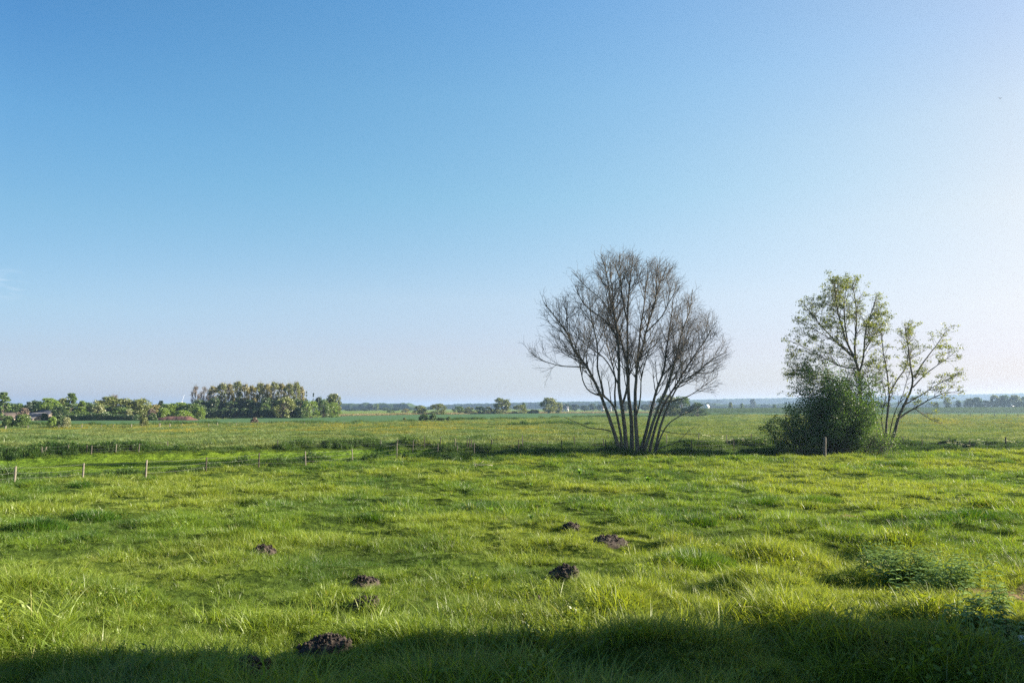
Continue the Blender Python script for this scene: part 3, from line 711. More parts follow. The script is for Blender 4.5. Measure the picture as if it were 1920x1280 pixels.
make_tree('leafing_tree', 'lower open tree with few yellow-green leaves, its stems leaning right, beside the dark bush', 'tree', B3, mbs, (M['bark'], M['bark'], M['bark_light']), lv, M['ashleaf'])
print('tips3', len(tips))

# ---- bushes in front of the right trees
def hero_bush(name, label, cat, envl, d, base, nst, cfg, leafn, lsize, mat, seed, spread=.16, keep=1.0):
    rg = np.random.default_rng(seed); env = Env(d, envl); b = np.array(atd(*base, d)); b[2] = gz(b[0], b[1]); st = []
    targets = env.sample(nst, rg, .3)
    for t_ in targets:
        p0 = b + rg.normal(0, .25, 3) * [1.6, 1, 0] + [(t_[0] - b[0]) * .25, 0, -.05]
        mid = p0 * .5 + t_ * .5 + rg.normal(0, .15, 3); mid[2] = p0[2] + (t_[2] - p0[2]) * .45; mid[:2] = p0[:2] * .62 + t_[:2] * .38
        st.append((resample([p0, mid, t_], .3), .05, .012))
    tips = []; mbs = grow(st, env, cfg, rg, b, tips)
    mb = MB(); T = np.array(tips); C = np.repeat(T, leafn, 0) + rg.normal(0, spread, (len(T) * leafn, 3)); mb.leaves(C, lsize, rg, flat=.3)
    print(name, len(tips), len(C))
    return make_tree(name, label, cat, b, mbs, (M['bark'], M['bark'], M['bark_light']), mb, mat)
M['hawthorn'] = foliage_mat('dark hedge leaves', (.030, .072, .016), (.078, .145, .030), .9, .35, .025)
M['hawthorn2'] = foliage_mat('fresh shrub leaves', (.060, .130, .015), (.125, .220, .025), .9, .45, .04)
cfgb = [dict(start=.2, gap=.30, ang=(25, 60), len=1.5, step=.25, up=.02, wig=.12, rmin=.007, rmax=.02, sides=3, outb=.4),
        dict(start=.15, gap=.30, ang=(25, 60), len=.7, step=.2, up=.0, wig=.15, rmin=.006, rmax=.01, sides=3, outb=.3)]
hero_bush('dark_bush', 'big dense dark green bush around the foot of the tall leafing tree', 'bush',
          [(1568, 778, 56, 64, -1.2, 2.7), (1585, 722, 46, 40, -1, 2.0), (1515, 775, 36, 40, -1, 2.0), (1602, 806, 28, 38, -1.4, 1.6), (1528, 716, 40, 36, -1, 1.8), (1600, 712, 22, 24, -1, 1.2), (1478, 772, 22, 16, -1, 1.0), (1500, 745, 20, 20, -1, 1.2)],
          64.0, (1568, 845), 80, cfgb, 11, .155, M['hawthorn'], 51, .27)
hero_bush('low_bush', 'low sprawling dark bush reaching left from the big dark bush over the fence', 'bush',
          [(1492, 805, 32, 20, -1, 1.4), (1450, 800, 26, 13, -1, 1.0), (1512, 825, 30, 20, -1, 1.4)],
          63.5, (1502, 847), 26, cfgb, 10, .13, M['hawthorn'], 52)
hero_bush('small_shrub', 'small bright yellow-green shrub at the right foot of the big dark bush', 'shrub',
          [(1636, 824, 22, 22, -1.2, 1.0), (1648, 812, 14, 10, -1, .8)],
          63.2, (1636, 846), 12, cfgb, 6, .10, M['hawthorn2'], 53)

# ------------------------------------------------------------------ fences
def post(parent, px, top, base, mat, w=.09, lean=0.0, d=None, broken=False):
    if d is None:
        g = ground_at(px, base); g = Vector((g.x, g.y, g.z))
    else: g = Vector((atd(px, base, d).x, d, 0)); g.z = gz(g.x, g.y)
    tp = atd(px, top, g.y); h = max(.75, tp.z - g.z + .12)
    mb = MB(); k = RNG.uniform(0, .04)
    pts = [(0, 0, -.3), (0, 0, 0), (lean * h * .5, k * .3, h * .5), (lean * h, k, h - .02), (lean * h, k, h)]
    mb.tube(pts, [w * .5, w * .5, w * .48, w * .46, w * .34], 7, True)
    o = mb.build('post', mat, parent); o.location = g - parent.location
    return (g, h, lean)
def wires(parent, ps, mat, levels=(.92, .6, .3), r=.0035):
    for lv_ in levels:
        mb = MB()
        for (a, ha, la), (b, hb, lb) in zip(ps[:-1], ps[1:]):
            A = np.array(a) + [la * ha * lv_, -.05, ha * lv_]; Bq = np.array(b) + [lb * hb * lv_, -.05, hb * lv_]
            t = np.linspace(0, 1, 7)[:, None]; P = A + (Bq - A) * t; P[:, 2] -= (.06 * 4 * t * (1 - t))[:, 0]
            mb.tube(P - np.array(parent.location), r * 1.4, 3)
        mb.build('wire', mat, parent)
def fence(name, label, rows, mat_default, w=.09, wire=True, levels=(.92, .6, .3)):
    p0 = ground_at(rows[0][0], rows[0][2]); root = empty(name, p0); tag(root, label, 'fence')
    ps = []
    for r in rows:
        ps.append(post(root, r[0], r[1], r[2], M[r[3]] if len(r) > 3 and r[3] else mat_default, r[5] if len(r) > 5 else w, r[4] if len(r) > 4 else RNG.normal(0, .02)))
    if wire: wires(root, ps, M['wire'], levels)
    return root
fence('wire_fence', 'near wire fence of pale wooden posts crossing the left and running to the bare tree',
      [(-60, 880, 910, 'wood_pale'), (27, 878, 906, 'wood_pale', 0, .12), (155, 872, 898, 'wood_pale', 0, .11), (273, 866, 898, 'wood_pale', 0, .11), (386, 860, 884, 'wood_dark', 0, .09), (485, 852, 876, 'wood_dark', 0, .10), (573, 849, 874, 'wood_pale', -.06, .09),
       (661, 844, 864, 'wood_pale', -.08, .09), (744, 833, 860, 'wood_pale', 0, .09), (821, 833, 852), (857, 838, 851), (889, 832, 852), (972, 826, 851, 'wood_dark'), (1054, 828, 852, 'wood_dark'), (1136, 826, 850, 'wood_dark')], M['wood'])
fence('wire_fence', 'short wire fence of dark posts between the bare tree and the dark bush',
      [(1297, 827, 851, 'wood_dark'), (1376, 823, 848, 'wood_dark'), (1526, 822, 850, 'wood', 0, .13)], M['wood_dark'])
fence('wire_fence', 'wire fence of dark posts in the grass right of the leaning tree',
      [(1642, 825, 848, 'wood_dark'), (1730, 824, 845, 'wood_dark'), (1819, 827, 846, 'wood_dark'), (1950, 826, 845, 'wood_dark')], M['wood_dark'])
fence('wire_fence', 'rear wire fence of short posts on the far bank of the ditch, left and centre',
      [(-40, 842, 855), (29, 842, 854), (78, 840, 855), (82, 844, 855, 'wood_pale', .25), (127, 842, 851), (162, 840, 850, 'wood_dark'), (171, 841, 852), (217, 839, 848, 'wood_pale'), (260, 840, 848), (314, 833, 842), (520, 832, 840), (714, 829, 838), (745, 829, 838),
       (774, 827, 848), (796, 820, 839, 'wood_dark'), (825, 821, 840, 'wood_dark'), (853, 824, 840, 'wood_pale'), (876, 825, 840, 'wood_dark'), (880, 824, 840, 'wood_dark'), (884, 825, 840, 'wood_dark'), (922, 826, 842, 'wood_dark', 0, .13), (980, 818, 842), (1027, 827, 841), (1077, 820, 840, 'wood_dark'), (1132, 824, 838, 'wood_dark')], M['wood'])
fence('wire_fence', 'rear wire fence of mixed posts in the meadow behind the bare tree and dark bush',
      [(1250, 815, 833, 'wood_pale'), (1311, 814, 831, 'wood_pale'), (1363, 817, 832, 'wood_pale'), (1409, 815, 831, 'wood_dark'), (1560, 818, 832), (1694, 820, 832), (1780, 822, 837, 'wood_dark'), (1887, 821, 838, 'wood_dark', 0, .16), (1990, 822, 838)], M['wood'])
rows = [(-20, 798, 804)] + [(x, 803 - h + y, 803 + y, mt, 0, w) for x, h, y, mt, w in ((10, 5, 3, 'wood_pale', .3), (52, 4, 2, 'wood_pale', .12), (110, 4, 1, 'wood_pale', .12), (153, 6, 0, 'wood_pale', .2), (190, 5, 0, 'wood_pale', .12), (212, 4, 0, None, .12), (246, 6, -1, 'wood_pale', .22), (266, 5, -1, None, .12), (299, 8, -1, 'wood_pale', .28), (318, 7, -1, 'wood_pale', .25),
     (341, 4, -2, None, .12), (371, 5, -3, None, .12), (391, 5, -3, 'wood_pale', .14), (407, 6, -4, 'wood_pale', .2), (430, 4, -4, None, .12), (443, 5, -4, 'wood_pale', .15), (470, 5, -5, None, .12), (500, 4, -6, None, .12), (533, 5, -6, 'wood_pale', .15), (570, 4, -7, None, .12), (603, 4, -7, None, .12), (645, 4, -8, 'wood_pale', .12), (690, 4, -8, None, .12))]
fence('field_fence', 'far low fence of yellowish stakes along the front of the blue-green crop field', rows, M['wood'], .12, True, (.85,))
fence('field_fence', 'far fence of small dark stakes crossing the yellow meadow on the right',
      [(1740, 775, 781), (1778, 775, 781), (1798, 776, 781), (1820, 775, 781), (1841, 775, 781), (1865, 775, 781), (1887, 775, 781), (1909, 775, 781), (1935, 775, 781)], M['wood_dark'], .22, True, (.85,))
# the stout gate post and the broken one
g = ground_at(1546, 857); o = MB(); h = atd(1546, 819, g.y).z - g.z
o.tube([(0, 0, -.3), (0, 0, 0), (.05, 0, h * .5), (.10, 0, h - .03), (.10, 0, h)], [.14, .13, .125, .12, .09], 9, True)
gp = empty('gate_post', g); o.build('post', M['wood'], gp); tag(gp, 'stout grey wooden gate post standing before the dark bush, wrapped with wire at its foot', 'post')
o = MB(); 
for q in range(3): 
    a = np.linspace(0, 6.283, 16); o.tube(np.stack([.145 * np.cos(a), .145 * np.sin(a), np.full(16, .35 + .22 * q) + .02 * np.sin(a)], -1), .008, 3); o.build('wire', M['wire'], gp); o = MB()
g = ground_at(1584, 852); bp = empty('broken_rail', g); tag(bp, 'broken grey rail leaning and fallen in the grass before the dark bush', 'rail')
o = MB(); o.tube([(-.1, 0, -.1), (-.22, 0, .62)], [.06, .05], 7, True); o.build('post', M['wood'], bp)
o = MB(); o.tube([(-.2, -.06, .40), (.75, -.1, .03)], [.045, .045], 7, True); o.build('rail', M['wood'], bp)
# dark trough beside the bare tree
c = atd(1150, 827, 67.5); o = MB(); z0 = gz(c.x, c.y)
L_, W_, H0, H1 = .75, .28, .42, .78
for zz0, zz1, k0, k1 in ((H0, H1, .8, 1.0),):
    V = []
    for zz, k in ((zz0, k0), (zz1, k1)):
        V += [(-L_ * k, -W_ * k, zz), (L_ * k, -W_ * k, zz), (L_ * k, W_ * k, zz), (-L_ * k, W_ * k, zz)]
    V += [(-L_ * .92, -W_ * .8, zz1), (L_ * .92, -W_ * .8, zz1), (L_ * .92, W_ * .8, zz1), (-L_ * .92, W_ * .8, zz1)]
    V += [(-L_ * .78, -W_ * .6, zz0 + .05), (L_ * .78, -W_ * .6, zz0 + .05), (L_ * .78, W_ * .6, zz0 + .05), (-L_ * .78, W_ * .6, zz0 + .05)]
    o.add(V, [(3, 2, 1, 0), (0, 1, 5, 4), (1, 2, 6, 5), (2, 3, 7, 6), (3, 0, 4, 7), (4, 5, 9, 8), (5, 6, 10, 9), (6, 7, 11, 10), (7, 4, 8, 11), (8, 9, 13, 12), (9, 10, 14, 13), (10, 11, 15, 14), (11, 8, 12, 15), (12, 13, 14, 15)])
M['trough'] = solid_mat('dark trough', (.018, .018, .02), (.045, .042, .04), 5, .6)
tr = empty('feed_trough', (c.x, c.y, z0)); tag(tr, 'dark feed trough on legs just left of the bare tree stems', 'trough'); o.build('basin', M['trough'], tr)
for sx in (-.5, .5):
    for sy in (-.18, .18):
        o = MB(); o.tube([(sx, sy, -.1), (sx, sy, H0 + .03)], .03, 5, True); o.build('leg', M['trough'], tr)

# fallen branch in the pasture, dock plants, tussocks, nettles
g = ground_at(905, 876); o = MB(); rg = np.random.default_rng(5)
o.tube([(-.75, 0, .12), (-.55, 0, .20), (-.2, .05, .14), (.2, .1, .17), (.7, .1, .12)], [.018, .03, .028, .024, .015], 6, True)
o.tube([(-.6, 0, .2), (-.5, -.1, .1), (-.38, -.25, .04)], [.022, .02, .012], 5, True)
o.tube([(-.3, .04, .15), (-.1, .08, .3), (.06, .1, .42)], [.022, .018, .010], 5, True)
M['deadwood'] = solid_mat('bleached dead wood', (.34, .28, .19), (.52, .45, .33), 5, .8)
o = o.build('fallen_branch', M['deadwood']); o.location = g; tag(o, 'pale forked dead branch lying in the pasture before the fence', 'branch')

M['dock'] = foliage_mat('dock leaves', (.07, .16, .014), (.13, .24, .022), 2, .55, .05)
def dock(px, py, h, label, seed, n=9):
    rg = np.random.default_rng(seed); g = ground_at(px, py); mb = MB()
    for i in range(n):
        a = rg.uniform(0, 6.283); hh = h * rg.uniform(.6, 1.1); w = hh * .20; t = np.linspace(0, 1, 7); lean = rg.uniform(.15, .6)
        cxv = np.cos(a) * hh * lean * t ** 1.5; cyv = np.sin(a) * hh * lean * t ** 1.5; z = hh * (t - .2 * lean * t ** 3)
        wd = w * np.sin(np.clip(t * .9 + .06, 0, 1) * np.pi) ** .8 * np.where(t < .3, .35, 1); q = a + 1.57 + rg.normal() * .4
        Lf = np.stack([cxv - np.cos(q) * wd, cyv - np.sin(q) * wd, z + wd * .3], -1); C_ = np.stack([cxv, cyv, z], -1); Rt = np.stack([cxv + np.cos(q) * wd, cyv + np.sin(q) * wd, z + wd * .3], -1)
        V = np.stack([Lf, C_, Rt], 1).reshape(-1, 3); mb.add(V, [(3 * k + s, 3 * k + s + 1, 3 * k + s + 4, 3 * k + s + 3) for k in range(6) for s in (0, 1)])
    o = mb.build('dock_plant', M['dock']); o.location = g; tag(o, label, 'plant', 'dock plants in the pasture'); return o
dock(1088, 892, .42, 'bright upright dock plant farthest out in the open pasture, below the bare tree', 1)
dock(1216, 908, .45, 'widest dock plant in the pasture below and right of the bare tree', 2, 14)
dock(996, 914, .25, 'small dock plant left of centre in the pasture, above a bare patch', 3, 6)
dock(920, 966, .26, 'dock plant nearest the middle of the pasture, left of the molehills', 4, 8)
dock(997, 975, .18, 'tiny dock plant just up and left of the farthest molehill', 5, 5)
dock(1148, 915, .22, 'low pale dock plant between the two larger ones', 6, 6)

M['lush'] = grass_mat('lush tussock grass', ((.032, .095, .008), (.070, .165, .012), (.120, .220, .020), (.26, .28, .09)), trans=.45, gloss=.03, patch=1.5)
def tussock(px, py, w, h, label, seed, n=700, mat='pasture', squash=.55):
    g = ground_at(px, py); rg = np.random.default_rng(seed); rad = w / F * g.y * .5; mb = MB()
    for i in range(n):
        a = rg.uniform(0, 6.283); r = math.sqrt(rg.uniform()); bx, by = r * math.cos(a) * rad, r * math.sin(a) * rad * squash
        hh = h * (1.05 - .55 * r * r) * rg.uniform(.6, 1.15); la = a + rg.normal() * .8; ln = hh * rg.uniform(.1, .75)
        t = np.linspace(0, 1, 5); out = ln * t ** 2; z = hh * (t - .2 * t ** 3) + gz(g.x + bx, g.y + by) - g.z - .02
        wd = (.0035 + .00012 * g.y) * (1 - t ** 2) * rg.uniform(.7, 1.4); q = la + 1.57 + rg.normal() * .6
        X_, Y_ = bx + np.cos(la) * out, by + np.sin(la) * out
        Lf = np.stack([X_ - np.cos(q) * wd, Y_ - np.sin(q) * wd, z], -1); Rt = np.stack([X_ + np.cos(q) * wd, Y_ + np.sin(q) * wd, z], -1)
        V = np.stack([Lf, Rt], 1).reshape(-1, 3); mb.add(V, [(2 * k, 2 * k + 1, 2 * k + 3, 2 * k + 2) for k in range(4)])
    o = mb.build('grass_tussock', M['lush'] if 'yellow' not in label else M['pasture']); o.location = g; tag(o, label, 'grass tussock', 'tall tussocks in the pasture')
TU = [(1310, 1075, 150, .36, 'big dark tussock right of the round molehill, the largest in the near grass', 1600),
      (435, 1008, 110, .26, 'yellow-green tussock above the small sunlit molehill on the left', 1100),
      (345, 985, 120, .26, 'broad tussock left of the yellow-green one', 900),
      (180, 975, 90, .26, 'tussock in a row of tufts in the far left pasture', 700),
      (70, 990, 110, .28, 'tussock at the left edge of the picture', 800),
      (1690, 874, 70, .50, 'isolated tall tussock below the leaning tree', 900),
      (1640, 873, 50, .38, 'smaller dark tussock just left of the isolated tall one', 600),
      (1885, 868, 40, .4, 'right one of the two tussocks at the right edge', 500),
      (1440, 945, 110, .30, 'dark tussock above the bare patch in the right pasture', 1000),
      (1300, 985, 90, .26, 'tussock just right of the tiny farthest molehill', 900),
      (150, 915, 50, .40, 'dark weedy tussock by the second fence post from the left', 500),
      (280, 905, 36, .38, 'dark tuft at the foot of the third fence post from the left', 400),
      (1520, 940, 110, .28, 'broad tussock in the right pasture beyond the bare patch', 900),
      (700, 975, 60, .22, 'small tussock in the middle of the pasture', 500),
      (1800, 975, 150, .30, 'lush broad tussock near the right edge', 1200)]
for k, (px, py, w, h, lab, n) in enumerate(TU): tussock(px, py, w, h * 1.3, lab, 600 + k, int(n * 1.9))

# nettles at the lower right
M['nettle'] = foliage_mat('nettle leaves', (.075, .150, .026), (.185, .270, .075), 3, .35, .04)
def nettles(spots, label, seed, hmin=.3, hmax=.55):
    rg = np.random.default_rng(seed); g0 = ground_at(*spots[0][:2]); root = empty('nettle_plant', g0); tag(root, label, 'plant', 'nettles by the path'); st = MB(); lf = MB()
    for px, py, n, sp in spots:
        g = ground_at(px, py)
        for i in range(n):
            x, y = g.x + rg.normal() * sp, g.y + rg.normal() * sp * .6; h = rg.uniform(hmin, hmax); b = np.array([x, y, gz(x, y)]) - np.array(g0)
            tp = b + np.array([rg.normal() * .08, rg.normal() * .08, h]); st.tube([b, (b + tp) * .5 + [.01, .01, 0], tp], [.004, .0035, .002], 4)
            for q in range(7):
                t = .25 + .75 * q / 6; c = b + (tp - b) * t; a0 = q * 1.57 + rg.uniform(0, .5)
                for s in (0, math.pi):
                    a = a0 + s; L = .115 * (1.15 - .45 * t) * rg.uniform(.8, 1.2); d = np.array([math.cos(a), math.sin(a), .25]); e = np.array([-math.sin(a), math.cos(a), 0])
                    v = [c, c + d * L * .4 + e * L * .24, c + d * L * .8 + [0, 0, -L * .18], c + d * L * .4 - e * L * .24]; tip = c + d * L * 1.15 + [0, 0, -L * .5]
                    lf.add([v[0], v[1], v[2], v[3], tip, c + d * L * .8 + e * L * .13 + [0, 0, -L * .12], c + d * L * .8 - e * L * .13 + [0, 0, -L * .12]], [(0, 1, 5, 2), (0, 2, 6, 3)], [(2, 5, 4), (2, 4, 6)])
    st.build('stems', M['nettle'], root); lf.build('leaves', M['nettle'], root)
nettles([(1655, 1080, 26, .15), (1700, 1092, 26, .18), (1755, 1100, 26, .2), (1795, 1118, 20, .17), (1735, 1125, 16, .2)], 'wide clump of pale nettles catching the sun at lower right', 71, .28, .52)
nettles([(1865, 1150, 10, .15), (1850, 1190, 14, .2), (1885, 1225, 16, .2)], 'nettles in the shade beside the trodden patch at the right edge', 72, .15, .3)

# white cow-parsley heads in the right ditch
M['petal'] = foliage_mat('white umbel flowers', (.55, .58, .45), (.75, .76, .68), 3, .3, .02)
def umbels(px, py, n, sp, label, seed):
    rg = np.random.default_rng(seed); g0 = ground_at(px, py); root = empty('cow_parsley', g0); tag(root, label, 'flowers', 'cow parsley in the ditch'); st = MB(); lf = MB()
    for i in range(n):
        x, y = g0.x + rg.normal() * sp, g0.y + rg.normal() * .4; h = rg.uniform(.5, .95); b = np.array([x, y, gz(x, y)]) - np.array(g0); tp = b + [rg.normal() * .05, 0, h]
        st.tube([b, tp], [.008, .004], 4); C_ = tp + rg.normal(size=(14, 3)) * [.09, .09, .015]; lf.leaves(C_, .05, rg, flat=.9, aspect=.9)
    st.build('stems', M['hawthorn2'], root); lf.build('flower_heads', M['petal'], root)
umbels(1796, 846, 12, .6, 'white cow parsley flowers by the right ditch, left of the second last post', 81)
umbels(1832, 842, 9, .3, 'white cow parsley flowers just right of a dark post in the right ditch', 82)
umbels(1893, 838, 8, .25, 'white flowers growing against the thick post near the right edge', 83)
umbels(1385, 834, 26, 2.2, 'pale flowering umbels in the meadow between bare tree and dark bush', 84)
#PART3

# ------------------------------------------------------------------ background trees: prototypes, then copies
LEAF = {
 'dark': foliage_mat('dark tree leaves', (.020, .045, .014), (.050, .090, .024), .25, .3),
 'mid': foliage_mat('mid green leaves', (.040, .080, .016), (.085, .140, .028), .25, .35),
 'light': foliage_mat('fresh green leaves', (.075, .135, .018), (.150, .225, .030), .25, .4),
 'olive': foliage_mat('olive spring leaves', (.070, .095, .022), (.135, .160, .036), .25, .35),
 'brown': foliage_mat('brown budding leaves', (.115, .108, .030), (.200, .185, .052), .25, .35),
 'blue': foliage_mat('blue green needles', (.022, .042, .026), (.050, .078, .045), .25, .25),
 'pale': foliage_mat('pale blossom', (.105, .135, .050), (.230, .245, .120), .5, .35),
 'twig': foliage_mat('bare purple brown twigs', (.080, .060, .045), (.150, .115, .085), .5, .1),
}
def proto(kind, seed):
    """meshes of a 10 m tree (or 3 m shrub scaled to 10) around its foot"""
    rg = np.random.default_rng(seed); br = MB(); lf = MB(); tr_ = MB()
    spec = dict(round=(3.2, 1.6, 10, 46, 75, .52, 1.5), cone=(2.4, .6, 10, 44, 70, .45, .95), poplar=(1.9, 2.2, 10, 60, 34, .36, .95), willow=(5.0, .4, 10, 60, 70, .48, 1.7),
                shrub=(5.5, .1, 10, 50, 75, .75, 2.0), column=(.85, .4, 10, 30, 55, .32, .45), bare=(2.6, 2.6, 10, 50, 20, .28, 1.0))[kind]
    rad, z0, z1, nc, nl, ls, cr = spec
    tr_.tube([(0, 0, -.5), (.05, 0, 2), (0, .08, 5), (.1, 0, 8.5)], [.28, .22, .15, .04], 6)
    cen = []
    while len(cen) < nc:
        t = rg.uniform() ** .8; z = z0 + (z1 - z0) * t
        if kind == 'cone': rr = rad * (1 - t) ** .75 + .15
        elif kind == 'column': rr = rad * math.sin(min(1, t * 1.1 + .15) * math.pi) ** .5 if t < .9 else .2
        elif kind == 'poplar': rr = rad * (.55 + .45 * math.sin(t * 2.6)) * (1 if t < .8 else (1.15 - t) / .35)
        elif kind == 'shrub': rr = rad * math.sqrt(max(0, 1 - t ** 2.2))
        elif kind == 'willow': rr = rad * math.sqrt(max(0.02, 1 - (2 * max(t, .35) - .7) ** 2 / 1.7)) 
        else: rr = rad * math.sqrt(max(.03, 1 - (2 * t - .85) ** 2 / 1.35))
        a = rg.uniform(0, 6.283); q = rr * rg.uniform(.45, 1) ** .6
        cen.append((q * math.cos(a), q * math.sin(a), min(z, z1 - .4)))
    for c in cen:
        c = np.array(c); zb = max(.4, c[2] - np.hypot(c[0], c[1]) * rg.uniform(.6, 1.4) - .4)
        b0 = np.array([0, 0, min(zb, 8.0)]); 
        if kind not in ('column',): br.tube([b0, b0 * .4 + c * .6 + [0, 0, -.15], c + (c - b0) * .12], [.08, .045, .015], 4)
        if kind in ('poplar', 'bare'):
            for q in range(7): 
                e = c + rg.normal(0, cr * .55, 3) + [0, 0, .4]; br.tube([c * .7 + b0 * .3, (c + e) * .5, e], [.03, .02, .01], 3)
        r3 = cr * rg.uniform(.6, 1.15); P = rg.normal(size=(nl, 3)); P /= np.linalg.norm(P, axis=1)[:, None]; P *= (rg.uniform(size=nl) ** .45)[:, None] * r3
        P[:, 2] *= .75 if kind != 'cone' else .45
        C_ = c + P; C_[:, 2] = np.maximum(C_[:, 2], .05); lf.leaves(C_, ls, rg, flat=.35, aspect=.8)
    return [('trunk', tr_.mesh('trunk'), 'bark'), ('branches', br.mesh('branches') if br.V else None, 'bark'), ('foliage', lf.mesh('foliage'), 'leaf')]
PROTO = {k: [proto(k, 1000 + 10 * i + j) for j in range(n)] for i, (k, n) in enumerate((('round', 4), ('cone', 2), ('poplar', 4), ('willow', 3), ('shrub', 4), ('column', 2), ('bare', 2)))}
for lst in PROTO.values():
    for pr in lst:
        for nm, me, mt in pr:
            if me: me.materials.append(M['bark'])
SEED = [0]
def plant(kind, px, top, hw, d, leaf, label, cat='tree', group=None, base=None, name=None):
    SEED[0] += 1; rg = np.random.default_rng(SEED[0]); pr = PROTO[kind][SEED[0] % len(PROTO[kind])]
    x = atd(px, 764, d).x; z = gz(x, d) if base is None else base
    h = atd(px, top, d).z - z; w = hw / F * d
    rw = dict(round=3.9, cone=2.7, poplar=2.5, willow=5.6, shrub=6.3, column=1.15, bare=3.2)[kind]
    root = empty(name or (cat.replace(' ', '_') if cat != 'tree' else dict(cone='conifer_tree', poplar='poplar_tree', willow='willow_tree', column='cypress_tree', bare='bare_tree').get(kind, 'broadleaf_tree')), (x, d, z), rg.uniform(0, 6.28))
    root.scale = (w / rw, w / rw, h / 10.0); tag(root, label, cat, group)
    for nm, me, mt in pr:
        if me is None: continue
        o = bpy.data.objects.new(nm, me); COL.objects.link(o); o.parent = root
        o.material_slots[0].link = 'OBJECT'; o.material_slots[0].material = M['bark'] if mt == 'bark' else LEAF[leaf]
    return root
ordn0 = ['leftmost', 'second', 'third', 'fourth', 'fifth', 'sixth', 'seventh', 'eighth', 'ninth', 'tenth', 'eleventh', 'twelfth', 'thirteenth', 'fourteenth', 'last']
G1 = 'trees of the wood on the left'
W = [
 ('cone', 6, 735, 15, 212, 'mid', 'tall pointed tree at the left edge of the picture'),
 ('round', 31, 755, 13, 226, 'mid', 'rounded tree next to the tall pointed one at the left edge'),
 ('cone', 54, 753, 11, 230, 'blue', 'dark bluish tree above the farm roofs'),
 ('round', 70, 752, 12, 234, 'dark', 'dark round tree above the long grey roof'),
 ('round', 89, 747, 15, 228, 'light', 'pale green round tree above the dark roof ridge'),
 ('round', 106, 755, 10, 225, 'light', 'small yellow-green tree left of the conical one'),
 ('round', 119, 747, 9, 236, 'olive', 'brownish open tree just left of the conical tree'),
 ('cone', 133, 737, 14, 218, 'mid', 'tall conical tree with a brownish tip, the highest of the left wood'),
 ('cone', 153, 751, 11, 220, 'light', 'bright green conical tree right of the highest one'),
 ('round', 168, 753, 11, 226, 'dark', 'dark tree between the bright cone and the pale blossoming bush'),
 ('round', 184, 751, 13, 238, 'olive', 'olive brown tree rising behind the pale blossoming bush'),
 ('round', 203, 744, 14, 240, 'olive', 'yellowish olive tree left of the top of the wood'),
 ('bare', 212, 740, 10, 242, 'twig', 'thin-topped tree poking up at the top of the wood'),
 ('round', 226, 745, 20, 224, 'olive', 'broad olive tree in the middle of the left wood'),
 ('round', 247, 752, 11, 236, 'dark', 'dark tree right of the broad olive one'),
 ('round', 264, 749, 17, 226, 'olive', 'round yellow-olive tree left of the brown shrubs'),
 ('bare', 265, 746, 7, 240, 'blue', 'wispy tree top over the round yellow-olive tree'),
 ('round', 285, 757, 12, 232, 'brown', 'brownish tree behind the red-brown shrubs'),
 ('cone', 302, 751, 9, 236, 'dark', 'dark pointed top right of the brownish tree'),
 ('round', 318, 757, 14, 226, 'light', 'light green tree above the left half of the soil heap'),
 ('round', 338, 755, 14, 230, 'light', 'light green tree above the middle of the soil heap'),
 ('round', 357, 755, 13, 228, 'mid', 'green tree above the right half of the soil heap'),
 ('round', 374, 763, 9, 224, 'light', 'lowest light green tree ending the wood beside the dark grove'),
 ('shrub', 308, 766, 10, 220, 'light', 'bright shrub just left of the soil heap top'),
 ('shrub', 345, 770, 14, 221, 'light', 'bright low shrub directly behind the soil heap'),
 ('shrub', 150, 772, 26, 217, 'mid', 'green undergrowth beneath the conical trees'),
 ('shrub', 225, 765, 24, 218, 'mid', 'green undergrowth beneath the broad olive tree'),
 ('shrub', 262, 770, 18, 218, 'olive', 'yellowish undergrowth under the round yellow-olive tree'),
 ('shrub', 76, 765, 18, 226, 'dark', 'dark undergrowth behind the farm roofs'),
]
for k, px, top, hw, d, lf_, lab in W: plant(k, px, top, hw * (1.35 if k in ('round', 'shrub') else 1.1), d, lf_, lab, 'shrub' if k == 'shrub' else 'tree', G1)
for i, px in enumerate(range(10, 380, 26)):
    plant('round', px, 762 + 3 * math.sin(i * 1.7), 14, 232 + 4 * (i % 3), ('dark', 'mid', 'dark')[i % 3], '%s from left of the low trees at the back of the left wood' % ordn0[i], 'tree', 'low trees at the back of the left wood')
plant('shrub', 185, 761, 15, 213.5, 'pale', 'big pale blossoming bush over the left end of the hedge', 'shrub')
plant('shrub', 241, 768, 9, 213.5, 'pale', 'smaller pale blossoming bush over the right end of the hedge', 'shrub')
plant('shrub', 44, 766, 12, 209, 'twig', 'leafless pinkish brown shrub before the farmhouse gable', 'shrub')
plant('round', 112, 762, 14, 208, 'dark', 'dark tree right of the dark roof, before the conical trees')
plant('shrub', 85, 775, 8, 207, 'dark', 'round dark bush before the long grey roof', 'bush')
plant('shrub', 285, 767, 9, 214, 'twig', 'red-brown shrub left of the soil heap', 'shrub')
plant('shrub', 287, 775, 9, 211, 'mid', 'round dark green bush at the left end of the soil heap', 'bush')
